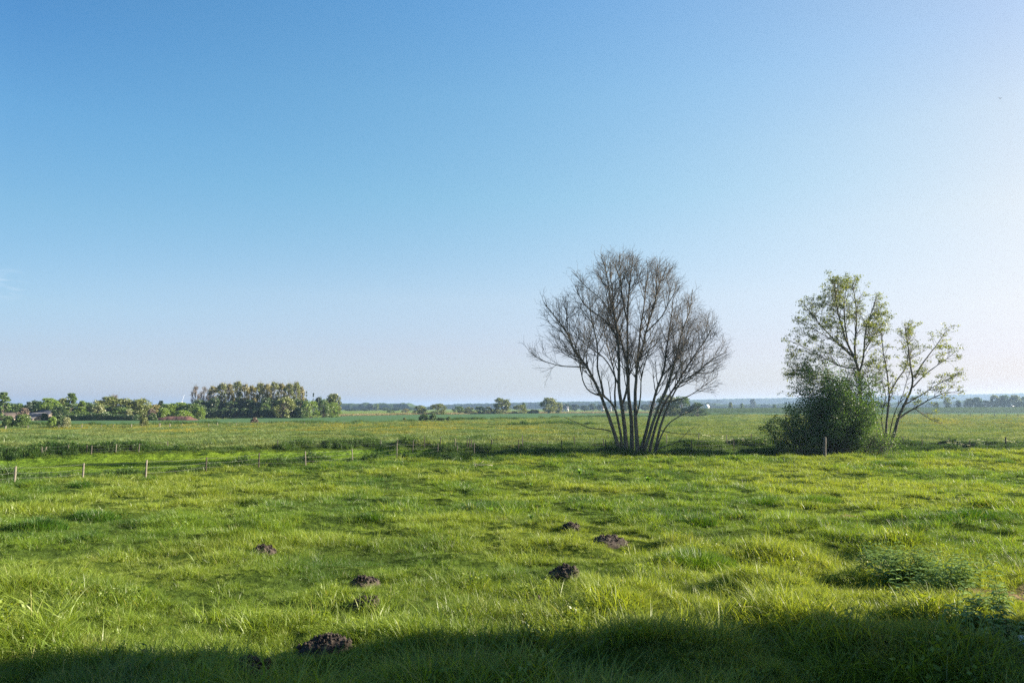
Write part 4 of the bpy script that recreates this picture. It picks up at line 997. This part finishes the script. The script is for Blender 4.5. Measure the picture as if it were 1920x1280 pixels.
for x0, x1, lab in ((134, 172, 'dark clipped hedge between the conical trees and the crop field'), (168, 208, 'taller rounded part of the dark hedge below the pale bush'), (205, 262, 'long flat-topped dark hedge left of the soil heap')):
    root = empty('hedge', (atd((x0 + x1) / 2, 764, 210).x, 210, gz(-120, 210))); tag(root, lab, 'hedge'); rg = np.random.default_rng(x0); mb = MB()
    w = (x1 - x0) / 2 / F * 210; hh = (790 - (779 if x0 != 168 else 776)) / F * 210 + .3; n = int(w * 450)
    P = np.column_stack([rg.uniform(-w, w, n), rg.uniform(-1.1, 1.1, n), rg.uniform(0, 1, n) ** .8 * hh]); P[:, 2] *= .9 + .2 * fbm(P[:, 0] / 1.5 + x0, P[:, 0] * 0, 2, 3)
    mb.leaves(P, .34, rg, aspect=.8); mb.build('foliage', LEAF['dark'], root)
# bushes in front along the crop field
for a in ((17, 781, 12, 140, 'mid', 'round green bush near the left edge before the farmhouse'), (45, 778, 14, 141, 'mid', 'darker round bush right beside the round green one on the left'),
          (100, 782, 9, 141, 'light', 'light green bush left of the white blossoming one'), (113, 779, 10, 144, 'dark', 'dark bush between the light green and the white blossoming one'),
          (126, 783, 9, 142, 'pale', 'white blossoming hawthorn bush below the dark tree'), (272, 783, 9, 147, 'olive', 'lone small bush below the left end of the soil heap'),
          (795, 777, 11, 215, 'mid', 'low wide bush in the middle of the field edge'), (812, 775, 8, 214, 'mid', 'pointed bush joined to the low wide one'),
          (842, 781, 5, 216, 'mid', 'small bush right of the pair in the middle'), (826, 783, 9, 216, 'dark', 'low bramble between the pair of bushes and the small one'),
          (759, 783, 4, 215, 'olive', 'small straggly bush left of the pair in the middle'), (478, 783, 8, 182, 'twig', 'low heap of dead brushwood on the field edge below the poplars')):
    plant('shrub', a[0], a[1], a[2], a[3], a[4], a[5], 'bush', 'bushes along the field edge')

# poplars of the grove: tall brown budding trees over dark undergrowth
tops = [(366, 727, 10, 'bare', 'twig'), (382, 725, 9, 'bare', 'twig'), (399, 722, 11, 'poplar', 'brown'), (415, 719, 10, 'poplar', 'olive'), (429, 720, 9, 'poplar', 'brown'), (444, 718, 10, 'poplar', 'olive'), (458, 720, 9, 'poplar', 'brown'), (471, 721, 9, 'poplar', 'brown'),
        (486, 720, 10, 'poplar', 'olive'), (499, 720, 10, 'poplar', 'brown'), (513, 718, 10, 'poplar', 'olive'), (527, 719, 10, 'poplar', 'brown'), (541, 718, 10, 'poplar', 'olive'), (554, 718, 9, 'poplar', 'olive'), (563, 724, 8, 'poplar', 'brown')]
ordn = ['leftmost', 'second', 'third', 'fourth', 'fifth', 'sixth', 'seventh', 'eighth', 'ninth', 'tenth', 'eleventh', 'twelfth', 'thirteenth', 'fourteenth', 'last']
for i, (px, top, hw, k, lf_) in enumerate(tops):
    lab = ('%s tall tree of the grove counted from the left, ' % ordn[i]) + ('thin and nearly leafless' if k == 'bare' else 'with brown budding crown' if lf_ == 'brown' else 'with yellow-brown crown')
    plant(k, px, top + (i * 7 % 5) - 2, hw * 1.12, 270 + 6 * (i % 3), lf_, lab, 'tree', 'tall trees of the grove')
for i, px in enumerate(range(372, 566, 16)):
    plant('round', px, 750 + 4 * math.sin(i * 2.1), 15, 266 + 5 * (i % 2), 'dark', '%s dark undergrowth tree below the grove of tall brown trees, counted from the left' % (ordn[i] if i < 12 else 'rightmost'), 'tree', 'undergrowth of the grove')
for i, px in enumerate(range(380, 566, 20)):
    plant('shrub', px, 766, 14, 262, 'dark', '%s low dark thicket at the foot of the grove, counted from the left' % ordn[i], 'bush', 'thickets at the foot of the grove')
for k, px, top, hw, d, lf_, lab in [
 ('willow', 534, 747, 23, 258, 'olive', 'broad olive willow before the right end of the grove'), ('round', 497, 757, 10, 262, 'mid', 'green tree among the undergrowth left of the olive willow'),
 ('willow', 581, 752, 19, 262, 'light', 'fresh light green round tree right of the grove'), ('column', 574, 732, 4, 290, 'dark', 'left one of two narrow cypresses right of the grove'),
 ('column', 587, 736, 3.4, 292, 'blue', 'right one of two narrow cypresses right of the grove'), ('round', 598, 745, 9, 285, 'blue', 'dark tree right of the two cypresses'),
 ('willow', 606, 750, 14, 268, 'mid', 'green round tree between the light green and the pale one'), ('round', 625, 739, 16, 280, 'olive', 'pale grey-green tree closing the grove on the right'),
 ('willow', 622, 755, 17, 272, 'light', 'light green lower tree under the pale grey-green one'), ('shrub', 566, 765, 14, 259, 'mid', 'green thicket between the willow and the light green tree'),
 ('willow', 787, 760, 14, 392, 'olive', 'left one of two broad grey-green willows in the middle distance'), ('willow', 821, 757, 18, 390, 'olive', 'right one of two broad grey-green willows in the middle distance'),
 ('willow', 860, 762, 13, 440, 'mid', 'leftmost of the low trees right of the two willows'), ('willow', 880, 763, 12, 445, 'olive', 'second low tree right of the two willows'),
 ('willow', 899, 762, 12, 442, 'mid', 'third low tree right of the two willows'), ('willow', 915, 763, 10, 444, 'olive', 'last low tree left of the tall round willow'),
 ('round', 941, 745, 17, 440, 'olive', 'tall round willow standing alone over the low trees in the middle'), ('willow', 975, 759, 15, 450, 'olive', 'low spreading tree between the two round willows'),
 ('round', 982, 755, 4, 452, 'mid', 'thin upright tree top over the low spreading tree'), ('round', 1028, 746, 17, 460, 'olive', 'round willow left of the bare tree'), ('round', 1047, 753, 8, 470, 'olive', 'smaller tree leaning on the right side of the round willow'),
 ('shrub', 1000, 768, 14, 462, 'olive', 'low reedy thicket between the round willows'), ('shrub', 932, 768, 12, 436, 'olive', 'low thicket at the foot of the tall round willow'),
 ('willow', 733, 768, 8, 560, 'mid', 'small round tree far in the middle, left of the two broad willows'), ('willow', 760, 766, 8, 560, 'brown', 'brownish small tree beside the two broad willows'),
 ('willow', 1250, 741, 24, 330, 'olive', 'large olive bush seen through the right stems of the bare tree'), ('willow', 1278, 744, 22, 326, 'mid', 'green bush behind the right branches of the bare tree'),
 ('willow', 1308, 756, 18, 322, 'dark', 'dark green bush right of the bare tree with a white building behind'), ('bare', 1222, 752, 12, 340, 'twig', 'twiggy tree behind the middle stems of the bare tree'),
 ('bare', 1243, 738, 12, 345, 'twig', 'thin leafless tree rising behind the olive bush'), ('round', 1172, 752, 9, 520, 'blue', 'far dark tree between the left stems of the bare tree'),
 ('shrub', 660, 776, 8, 400, 'mid', 'low green hump on the tan strip right of the grove'), ('shrub', 678, 775, 9, 404, 'mid', 'second low green hump on the tan strip'),
 ('round', 1412, 748, 6, 1150, 'blue', 'lone hazy tree before the distant forest between the two hero trees'),
]: plant(k, px, top, hw, d, lf_, lab.replace('the two hero trees', 'bare tree and dark bush'), 'bush' if k == 'shrub' or 'bush' in lab[:22] else 'tree')
# far poplar spires
for i, (px, top) in enumerate(((690, 757), (693, 758), (696, 756), (699, 756))):
    plant('column', px, top, 1.8, 900, 'blue', 'one of the four dark spires over the far woods, %s from the left' % ('first', 'second', 'third', 'fourth')[i], 'tree', 'dark spires over the far woods')
plant('poplar', 707, 757, 4, 890, 'light', 'pale green poplar beside the four dark spires'); plant('round', 705, 762, 8, 920, 'blue', 'hazy dark tree behind the pale green poplar')
for i, (px, top, hw, d) in enumerate(((655, 766, 9, 860), (668, 767, 8, 870), (683, 766, 9, 850), (721, 764, 9, 880), (742, 764, 10, 890), (765, 766, 9, 860))):
    plant('round', px, top, hw, d, 'mid' if i % 2 else 'dark', '%s of the low far trees right of the grove, counted from the left' % ordn[i], 'tree', 'low far trees right of the grove')
for i, px in enumerate((1062, 1078, 1096, 1112, 1128, 1150, 1190, 1210)):
    plant('round', px, 757 + (i % 3), 10, 820 + 15 * (i % 2), 'dark', '%s of the hazy trees seen through the bare tree, counted from the left' % ordn[i], 'tree', 'hazy trees behind the bare tree')
for i, (px, top, hw, lf_) in enumerate(((1370, 754, 4, 'olive'), (1392, 756, 4, 'mid'), (1452, 757, 4, 'mid'), (1638, 752, 12, 'mid'), (1660, 755, 9, 'olive'), (1755, 754, 5, 'olive'), (1777, 744, 7, 'olive'), (1797, 750, 5, 'mid'), (1818, 747, 9, 'olive'), (1832, 745, 10, 'mid'), (1850, 750, 7, 'brown'), (1866, 741, 9, 'olive'), (1884, 741, 10, 'mid'), (1903, 741, 11, 'olive'), (1925, 743, 10, 'mid'))):
    plant('round', px, top, hw, 640, lf_, '%s small tree along the raised road, counted from the left' % (ordn[i]), 'tree', 'small trees along the raised road', base=2.5)

# ------------------------------------------------------------------ soil heap, farm, village
g0 = Vector((atd(330, 764, 215).x, 215, gz(-105, 215))); mb = MB(); nx_, ny_ = 70, 14; L0 = 86 / F * 215 / 2
U, Vv = np.meshgrid(np.linspace(-1, 1, nx_), np.linspace(-1, 1, ny_)); hx = U * L0; hy = Vv * 3
prof = np.clip(np.interp(U, [-1, -.65, -.35, 0, .3, .6, .85, 1], [0, .75, 1, .92, 1.0, .95, .45, 0]), 0, 1) * np.sqrt(np.clip(1 - np.abs(Vv) ** 1.6, 0, 1))
hz = 1.65 * prof * (.85 + .3 * fbm(hx / .8, hy / .8, 3, 95)) - .08 + (fbm(hx / .25, hy / .25, 2, 96) - .5) * .3 * prof
ii = np.arange(nx_ * ny_).reshape(ny_, nx_); mb.add(np.stack([hx, hy, hz], -1).reshape(-1, 3), np.stack([ii[:-1, :-1], ii[:-1, 1:], ii[1:, 1:], ii[1:, :-1]], -1).reshape(-1, 4))
o = mb.build('soil_heap', M['heap']); o.location = g0; tag(o, 'long red-brown heap of soil before the light green trees', 'heap')
M['roof_grey'] = solid_mat('grey slate roof', (.070, .072, .085), (.115, .115, .125), 2, .8); M['roof_dark'] = solid_mat('dark tarred roof', (.020, .024, .040), (.040, .045, .06), 2, .7)
M['wall_tan'] = solid_mat('tan boarded wall', (.13, .11, .085), (.20, .175, .14), 2, .9, stretch=(3, 3, .3)); M['wall_pink'] = solid_mat('pinkish plaster', (.30, .25, .21), (.38, .32, .27), 1, .9)
M['wall_white'] = solid_mat('white plaster', (.62, .62, .60), (.74, .73, .70), 1, .8); M['roof_tile'] = solid_mat('brown tiles', (.075, .060, .050), (.11, .088, .075), 3, .85); M['glassd'] = solid_mat('dark window glass', (.02, .025, .03), (.03, .035, .04), 1, .15, spec=.6)
def house(name, label, cat, px0, px1, top, d, wallm, roofm, eave=.5, depth=7, gable=False, group=None, nwin=2):
    x0, x1 = atd(px0, 764, d).x, atd(px1, 764, d).x; cxm, hw = (x0 + x1) / 2, (x1 - x0) / 2; zb = gz(cxm, d); H = atd(px0, top, d).z - zb; e = H * eave
    root = empty(name, (cxm, d, zb)); tag(root, label, cat, group); hd = depth / 2
    mb = MB(); mb.box(-hw, hw, -hd, hd, -.3, e)
    if gable: mb.add([(-hw, -hd, e), (hw, -hd, e), (0, -hd, H - .05), (-hw, hd, e), (hw, hd, e), (0, hd, H - .05)], T=[(0, 1, 2), (5, 4, 3)])
    else: mb.add([(-hw, -hd, e), (-hw, hd, e), (-hw, 0, H - .05), (hw, -hd, e), (hw, hd, e), (hw, 0, H - .05)], T=[(0, 2, 1), (3, 4, 5)])
    mb.build('wall', wallm, root); mb = MB(); ov = .3
    a, b = (hw + ov, hd + ov)
    if gable: V = [(-a, -b, e - .15), (0, -b, H), (a, -b, e - .15), (-a, b, e - .15), (0, b, H), (a, b, e - .15)]; 
    else: V = [(-a, -b, e - .15), (-a, 0, H), (-a, b, e - .15), (a, -b, e - .15), (a, 0, H), (a, b, e - .15)]
    V2 = [(x, y, z + .18) for x, y, z in V]; mb.add(V + V2, [(0, 1, 4, 3), (1, 2, 5, 4), (6, 9, 10, 7), (7, 10, 11, 8), (0, 6, 7, 1), (1, 7, 8, 2), (3, 4, 10, 9), (4, 5, 11, 10), (0, 3, 9, 6), (2, 8, 11, 5)])
    mb.build('roof', roofm, root)
    for k in range(nwin):
        xx = -hw + (k + .5) * 2 * hw / max(1, nwin); mb = MB(); ww, wh = min(.6, hw * .3), min(.7, e * .28); mb.box(xx - ww, xx + ww, -hd - .04, -hd + .05, e * .5 - wh, e * .5 + wh); mb.build('window', M['glassd'], root)
    return root
house('farmhouse', 'pinkish farmhouse gable between the bushes at the left edge', 'house', 16, 36, 774, 222, M['wall_pink'], M['roof_tile'], .45, 9, True)
house('barn', 'long low barn with grey roof and tan boarded wall in the left wood', 'barn', 52, 84, 774, 219, M['wall_tan'], M['roof_grey'], .35, 10, nwin=3)
house('barn', 'barn with dark blue-black roof behind the round dark bush', 'barn', 80, 104, 769, 223, M['wall_tan'], M['roof_dark'], .45, 9, nwin=2)
house('shed', 'small grey shed half hidden behind the hedge', 'shed', 108, 130, 777, 221, M['wall_tan'], M['roof_grey'], .5, 5, nwin=1)
for i, (a, b, t, l) in enumerate(((1035, 1041, 764, 'first'), (1043, 1049, 763, 'second'), (1051, 1057, 763.5, 'third'), (1059, 1066, 762, 'fourth'), (1128, 1132, 761, 'fifth'), (1142, 1146, 762, 'sixth'))):
    house('village_house', '%s tiny white house from the left, in the distance around the bare tree' % l, 'house', a, b, t, 780, M['wall_white'], M['roof_grey'] if i % 2 else M['roof_tile'], .55, 7, group='far white houses')
house('village_house', 'white building just right of the dark green bush behind the bare tree', 'house', 1323, 1328, 758.5, 545, M['wall_white'], M['wall_white'], .7, 6)
house('village_house', 'tiny house with red roof on the tan strip right of the grove', 'house', 661, 668, 773, 620, M['wall_white'], M['roof_tile'], .5, 7)

# reeds behind the crop field
M['reed'] = grass_mat('dry reeds', ((.20, .16, .085), (.30, .24, .14), (.26, .24, .12), (.36, .30, .18)), trans=.2, gloss=.02)
P_reed = [blade_tuft('reed_tuft_mesh', 30, .9, .05, .4, M['reed'], 2, 700 + i) for i in range(3)]
x = RNG.uniform(-110, 130, 9000); y = crop_back(x) + 3 + RNG.exponential(22, 9000); k = (x > -88) & (fbm(x / 25, y / 14, 2, 97) > .42); x, y = x[k], y[k]
stuff_scatter('reed_bed', x, y, RNG.uniform(.6, 1.5, len(x)), RNG.uniform(1.2, 2.2, len(x)), P_reed, .08)

# ------------------------------------------------------------------ raised road on the right, car
V = []; us = np.linspace(0, 1, 90)
M['bank'] = new_mat('bank grass'); nt = M['bank'].node_tree; g_ = N(nt, 'ShaderNodeNewGeometry'); w1 = noise_node(nt, .5, 5, .7, g_.outputs['Position']); leaf_shader(nt, mix(nt, rng_map(nt, w1.outputs[0], .35, .65), (.030, .060, .018), (.085, .125, .035)), .2, .02)
M['asphalt'] = solid_mat('pale worn asphalt', (.16, .16, .15), (.22, .215, .20), .5, .9)
bx_ = np.linspace(120, 560, 90); crest = np.interp(bx_, [120, 200, 300, 420, 560], [3.6, 4.1, 4.4, 4.8, 5.0]); by_ = 520 + (bx_ - 120) * .05
prof_ = [(-14, -.2, 0), (-12, .3, 0), (-3.6, 1, 0), (3.6, 1, 0), (14, -.2, 0)]
for x_, c_2, y_ in zip(bx_, crest, by_):
    for dy, f_, _ in prof_: V.append((x_, y_ + dy, c_2 * f_ + float(vnoise(x_ / 5, dy, 4)) * .3 * (abs(dy) > 4)))
ii = np.arange(90 * 5).reshape(90, 5); Q = np.stack([ii[:-1, :-1], ii[1:, :-1], ii[1:, 1:], ii[:-1, 1:]], -1).reshape(-1, 4)
me = fast_mesh('embankment', np.array(V), [Q]); me.materials.append(M['bank']); o = bpy.data.objects.new('embankment', me); COL.objects.link(o); tag(o, kind='structure')
V = []; 
for x_, c_2, y_ in zip(bx_, crest, by_): V += [(x_, y_ - 2.8, c_2 + .03), (x_, y_ + 2.8, c_2 + .03)]
ii = np.arange(180).reshape(90, 2); me = fast_mesh('road', np.array(V), [np.stack([ii[:-1, 0], ii[1:, 0], ii[1:, 1], ii[:-1, 1]], -1)]); me.materials.append(M['asphalt']); o = bpy.data.objects.new('road', me); COL.objects.link(o); tag(o, kind='structure')
# car
M['car_paint'] = solid_mat('dark blue car paint', (.03, .05, .08), (.035, .055, .085), 1, .3, spec=.6); M['tyre'] = solid_mat('tyre rubber', (.015, .015, .015), (.02, .02, .02), 1, .9); M['lampglass'] = solid_mat('headlamp glass', (.6, .6, .58), (.7, .7, .68), 1, .2)
cx0 = atd(1853, 764, 557).x; cz = float(np.interp(cx0, [120, 200, 300, 420, 560], [3.6, 4.1, 4.4, 4.8, 5.0])) + .03; car = empty('car', (cx0, 520 + (cx0 - 120) * .05 - 1.2, cz)); tag(car, 'tiny dark car driving on the raised road at the right', 'car')
def extr(mb, prof, w0, w1):
    n = len(prof); V = [(x, -w0 if z < .95 else -w1, z) for x, z in prof] + [(x, w0 if z < .95 else w1, z) for x, z in prof]
    mb.add(V, [(i, (i + 1) % n, (i + 1) % n + n, i + n) for i in range(n)]); c = len(V)
    mb.add([(sum(p[0] for p in prof) / n, -w0, .7), (sum(p[0] for p in prof) / n, w0, .7)]); base = mb.n - c - 2
    mb.T.append(np.array([(base + (i + 1) % n, base + i, base + c) for i in range(n)] + [(base + n + i, base + n + (i + 1) % n, base + c + 1) for i in range(n)]))
mb = MB(); extr(mb, [(-2.2, .35), (-2.25, .75), (-2.0, .93), (-1.9, .94), (1.1, .94), (2.1, .80), (2.25, .6), (2.2, .35)], .88, .85); mb.build('body', M['car_paint'], car)
mb = MB(); mb.add([(-2.0, -.84, .94), (1.1, -.84, .94), (.4, -.68, 1.42), (-1.5, -.68, 1.45), (-2.0, .84, .94), (1.1, .84, .94), (.4, .68, 1.42), (-1.5, .68, 1.45)], [(0, 1, 2, 3), (5, 4, 7, 6), (1, 5, 6, 2), (4, 0, 3, 7)]); mb.build('window', M['glassd'], car)
mb = MB(); mb.box(-1.55, .45, -.7, .7, 1.42, 1.50); mb.build('roof', M['car_paint'], car)
for sx in (-1.35, 1.4):
    for sy in (-.8, .8): mb = MB(); mb.tube([(sx, sy - .1, .33), (sx, sy + .1, .33)], .33, 14, True); mb.build('wheel', M['tyre'], car)
for sy in (-.6, .6): mb = MB(); mb.box(2.2, 2.3, sy - .2, sy + .2, .58, .76); mb.build('headlight', M['lampglass'], car)

# ------------------------------------------------------------------ far forests
M['forest'] = foliage_mat('distant forest', (.018, .038, .018), (.050, .078, .032), .06, .15, .0)
def forest(label, ctrl, mat, seed, depth=90, z0=-1.0, step=None):
    """ctrl: (px, top py, distance)"""
    rg = np.random.default_rng(seed); px = np.array([c[0] for c in ctrl], float); tp = np.array([c[1] for c in ctrl], float); dd = np.array([c[2] for c in ctrl], float)
    step = step or 5.0; X0 = [(a - CX) / F * d for a, d in zip(px, dd)]; xs_ = np.arange(X0[0], X0[-1], step); pp = np.interp(xs_, X0, px); d = np.interp(xs_, X0, dd)
    top = CAMZ + (HOR - np.interp(xs_, X0, tp)) / F * d
    rows = [(0, 0.0), (1, .35), (2, .7), (4, .88), (9, 1.0), (24, 1.02), (45, .97), (depth, .8), (depth + 20, 0)]
    V = []
    for j, (dy, f) in enumerate(rows):
        n1 = fbm(xs_ / 9 + j * 3.7, xs_ * 0 + j * 1.9, 3, seed); n2 = vnoise(xs_ / 4 + j * 7, xs_ * 0 + j, seed + 5)
        V.append(np.stack([xs_ + (n2 - .5) * 3, d + dy + (n1 - .5) * 14, z0 + (top - z0) * f + (n1 - .5) * 6 * (f > .5) + (n2 - .5) * 3 * (f > .5)], -1))
    V = np.stack(V, 1); n, r = V.shape[:2]; ii = np.arange(n * r).reshape(n, r)
    me = fast_mesh('forest', V.reshape(-1, 3), [np.stack([ii[:-1, :-1], ii[1:, :-1], ii[1:, 1:], ii[:-1, 1:]], -1).reshape(-1, 4)]); me.materials.append(mat)
    o = bpy.data.objects.new('forest', me); COL.objects.link(o); tag(o, label, 'forest', None, 'stuff'); return o
forest('low far wood right of the grove', [(560, 757, 1250), (640, 757.5, 1250), (700, 756.5, 1250), (765, 756.5, 1250), (774, 761, 1250), (800, 763.5, 1250)], M['forest'], 11, step=3)
forest('hazy forest ridge across the middle', [(780, 765, 1900), (805, 762, 1900), (840, 758.5, 1900), (900, 756.5, 1900), (960, 755.5, 1900), (1020, 753.5, 1900), (1100, 753, 1900), (1200, 751.5, 1900), (1300, 752, 1900), (1360, 758, 1900), (1400, 764, 1900)], M['forest'], 12)
forest('long blue forest ridge on the right horizon', [(1150, 756, 2600), (1250, 751, 2600), (1340, 748.5, 2600), (1480, 746, 2600), (1640, 743, 2600), (1760, 741, 2600), (1840, 739, 2600), (1980, 737, 2600), (2200, 734, 2600)], M['forest'], 13, step=7)
forest('low far woods along the left horizon', [(-300, 760, 900), (0, 760, 900), (200, 761, 900), (400, 761, 900), (560, 762, 900)], M['forest'], 14, step=4)
forest('scrubby wood at the foot of the right forest ridge', [(1340, 759, 1300), (1480, 758, 1300), (1600, 756, 1300), (1760, 753, 1300), (1850, 752, 1300), (2100, 750, 1300)], M['forest'], 15, step=4)

# ------------------------------------------------------------------ wind turbine, bird, edge post
M['turbine'] = solid_mat('white turbine', (.75, .76, .78), (.80, .80, .82), 1, .4)
d = 2200; hb = atd(341, 753.5, d); wt = empty('wind_turbine', (hb.x, d, 0)); tag(wt, 'tiny white wind turbine behind the trees left of the grove', 'wind turbine')
mb = MB(); mb.tube([(0, 2, 0), (0, 2, hb.z)], [1.2, .8], 8, True); mb.build('tower', M['turbine'], wt); mb = MB(); mb.tube([(0, -1, hb.z), (0, 4, hb.z)], 1.0, 8, True); mb.build('nacelle', M['turbine'], wt)
for a in (72, 187, 307):
    mb = MB(); c, s = math.cos(R(a)), math.sin(R(a)); mb.tube([(0, -1.2, hb.z), (c * 6, -1.2, hb.z + s * 6), (c * 25, -1.2, hb.z + s * 25)], [.5, .5, .2], 5, True); mb.build('blade', M['turbine'], wt)
M['bird'] = solid_mat('dark bird', (.02, .02, .02), (.04, .04, .04), 1, .9)
bp_ = atd(1875, 185, 70); mb = MB(); mb.tube([(-.14, 0, 0), (-.05, 0, .01), (.06, 0, .015), (.15, 0, .02)], [.01, .04, .035, .01], 6, True)
for s in (-1, 1): mb.add([(-.03, 0, .02), (.06, 0, .02), (.04, s * .16, .10), (-.02, s * .15, .09), (-.02, s * .34, .06), (-.06, s * .30, .05), (-.03, 0, .035), (.05, 0, .035), (.03, s * .16, .112)], [(0, 1, 2, 3), (3, 2, 4, 5), (6, 3, 8, 7)])
o = mb.build('bird', M['bird']); o.location = bp_; o.rotation_euler = (.3, 0, .9); tag(o, 'tiny dark bird flying high in the sky at the right', 'bird')
d = 6.4; a_ = atd(1919.0, 1195, d); mb = MB(); zz = gz(a_.x + .06, d); mb.box(0, .12, -.06, .06, -.4, a_.z - zz - .02); mb.box(-.004, .124, -.064, .064, a_.z - zz - .02, a_.z - zz + .005)
M['paint'] = solid_mat('flaking white paint', (.5, .5, .5), (.68, .68, .66), 6, .7)
o = mb.build('post', M['paint']); o.location = (a_.x, d, zz); tag(o, 'pale square post cut off by the right edge of the picture', 'post')

# ------------------------------------------------------------------ the tall hedge beside the viewer whose shadow crosses the foreground
hd = empty('tall_hedge', (13, -1, gz(13, -1))); tag(hd, 'tall dense dark hedge just outside the right of the picture', 'hedge'); hd.rotation_euler = (0, 0, R(8.0))
rg = np.random.default_rng(99); hx0, hx1, hy0, hy1, hh = -3, 4, -16, 9.25, 10.5
mb = MB(); mb.box(hx0 + .5, hx1 - .5, hy0 + .5, hy1 - .55, -1, hh - .7); mb.build('branches', M['bark'], hd)
n = 26000; P = np.column_stack([rg.uniform(hx0, hx1, n), rg.uniform(hy0, hy1, n), rg.uniform(0, hh, n)]); f = rg.integers(0, 4, n)
P[f == 0, 0] = hx0 + rg.exponential(.25, (f == 0).sum()); P[f == 1, 1] = hy1 - rg.exponential(.25, (f == 1).sum()); P[f == 2, 2] = hh - rg.exponential(.3, (f == 2).sum()); P[f == 3, 0] = hx1 - rg.exponential(.25, (f == 3).sum())
k = rg.uniform(size=n) < .6; P = P + (rg.normal(0, .12, P.shape)); mb = MB(); mb.leaves(P, .26, rg, aspect=.7)
n = 5000; Pf = np.column_stack([rg.uniform(hx0, hx1, n), hy1 + (fbm(np.linspace(0, 9, n) * 0 + rg.uniform(0, hh, n), np.zeros(n), 2, 7) - .5) * .8, np.zeros(n)]); Pf[:, 2] = rg.uniform(0, hh, n); Pf[:, 1] = hy1 - .2 + (fbm(Pf[:, 2] / .9, Pf[:, 0] / 3, 3, 7) - .45) * 1.3 - rg.exponential(.15, n)
mb.leaves(Pf, .26, rg, aspect=.7); mb.build('foliage', M['hawthorn'], hd)

# ------------------------------------------------------------------ haze
HAZE = 0.00020
mb = MB(); mb.box(-7500, 7500, -300, 9400, -3.0, 70.0)
m = new_mat('haze air'); nt = m.node_tree; o_ = N(nt, 'ShaderNodeOutputMaterial'); pv = N(nt, 'ShaderNodeVolumePrincipled')
pv.inputs['Color'].default_value = (.42, .60, .88, 1); pv.inputs['Density'].default_value = HAZE; pv.inputs['Anisotropy'].default_value = .3
nt.links.new(pv.outputs[0], o_.inputs['Volume'])
m.cycles.volume_sampling = 'DISTANCE'
hz_ = mb.build('haze', m); tag(hz_, kind='stuff')
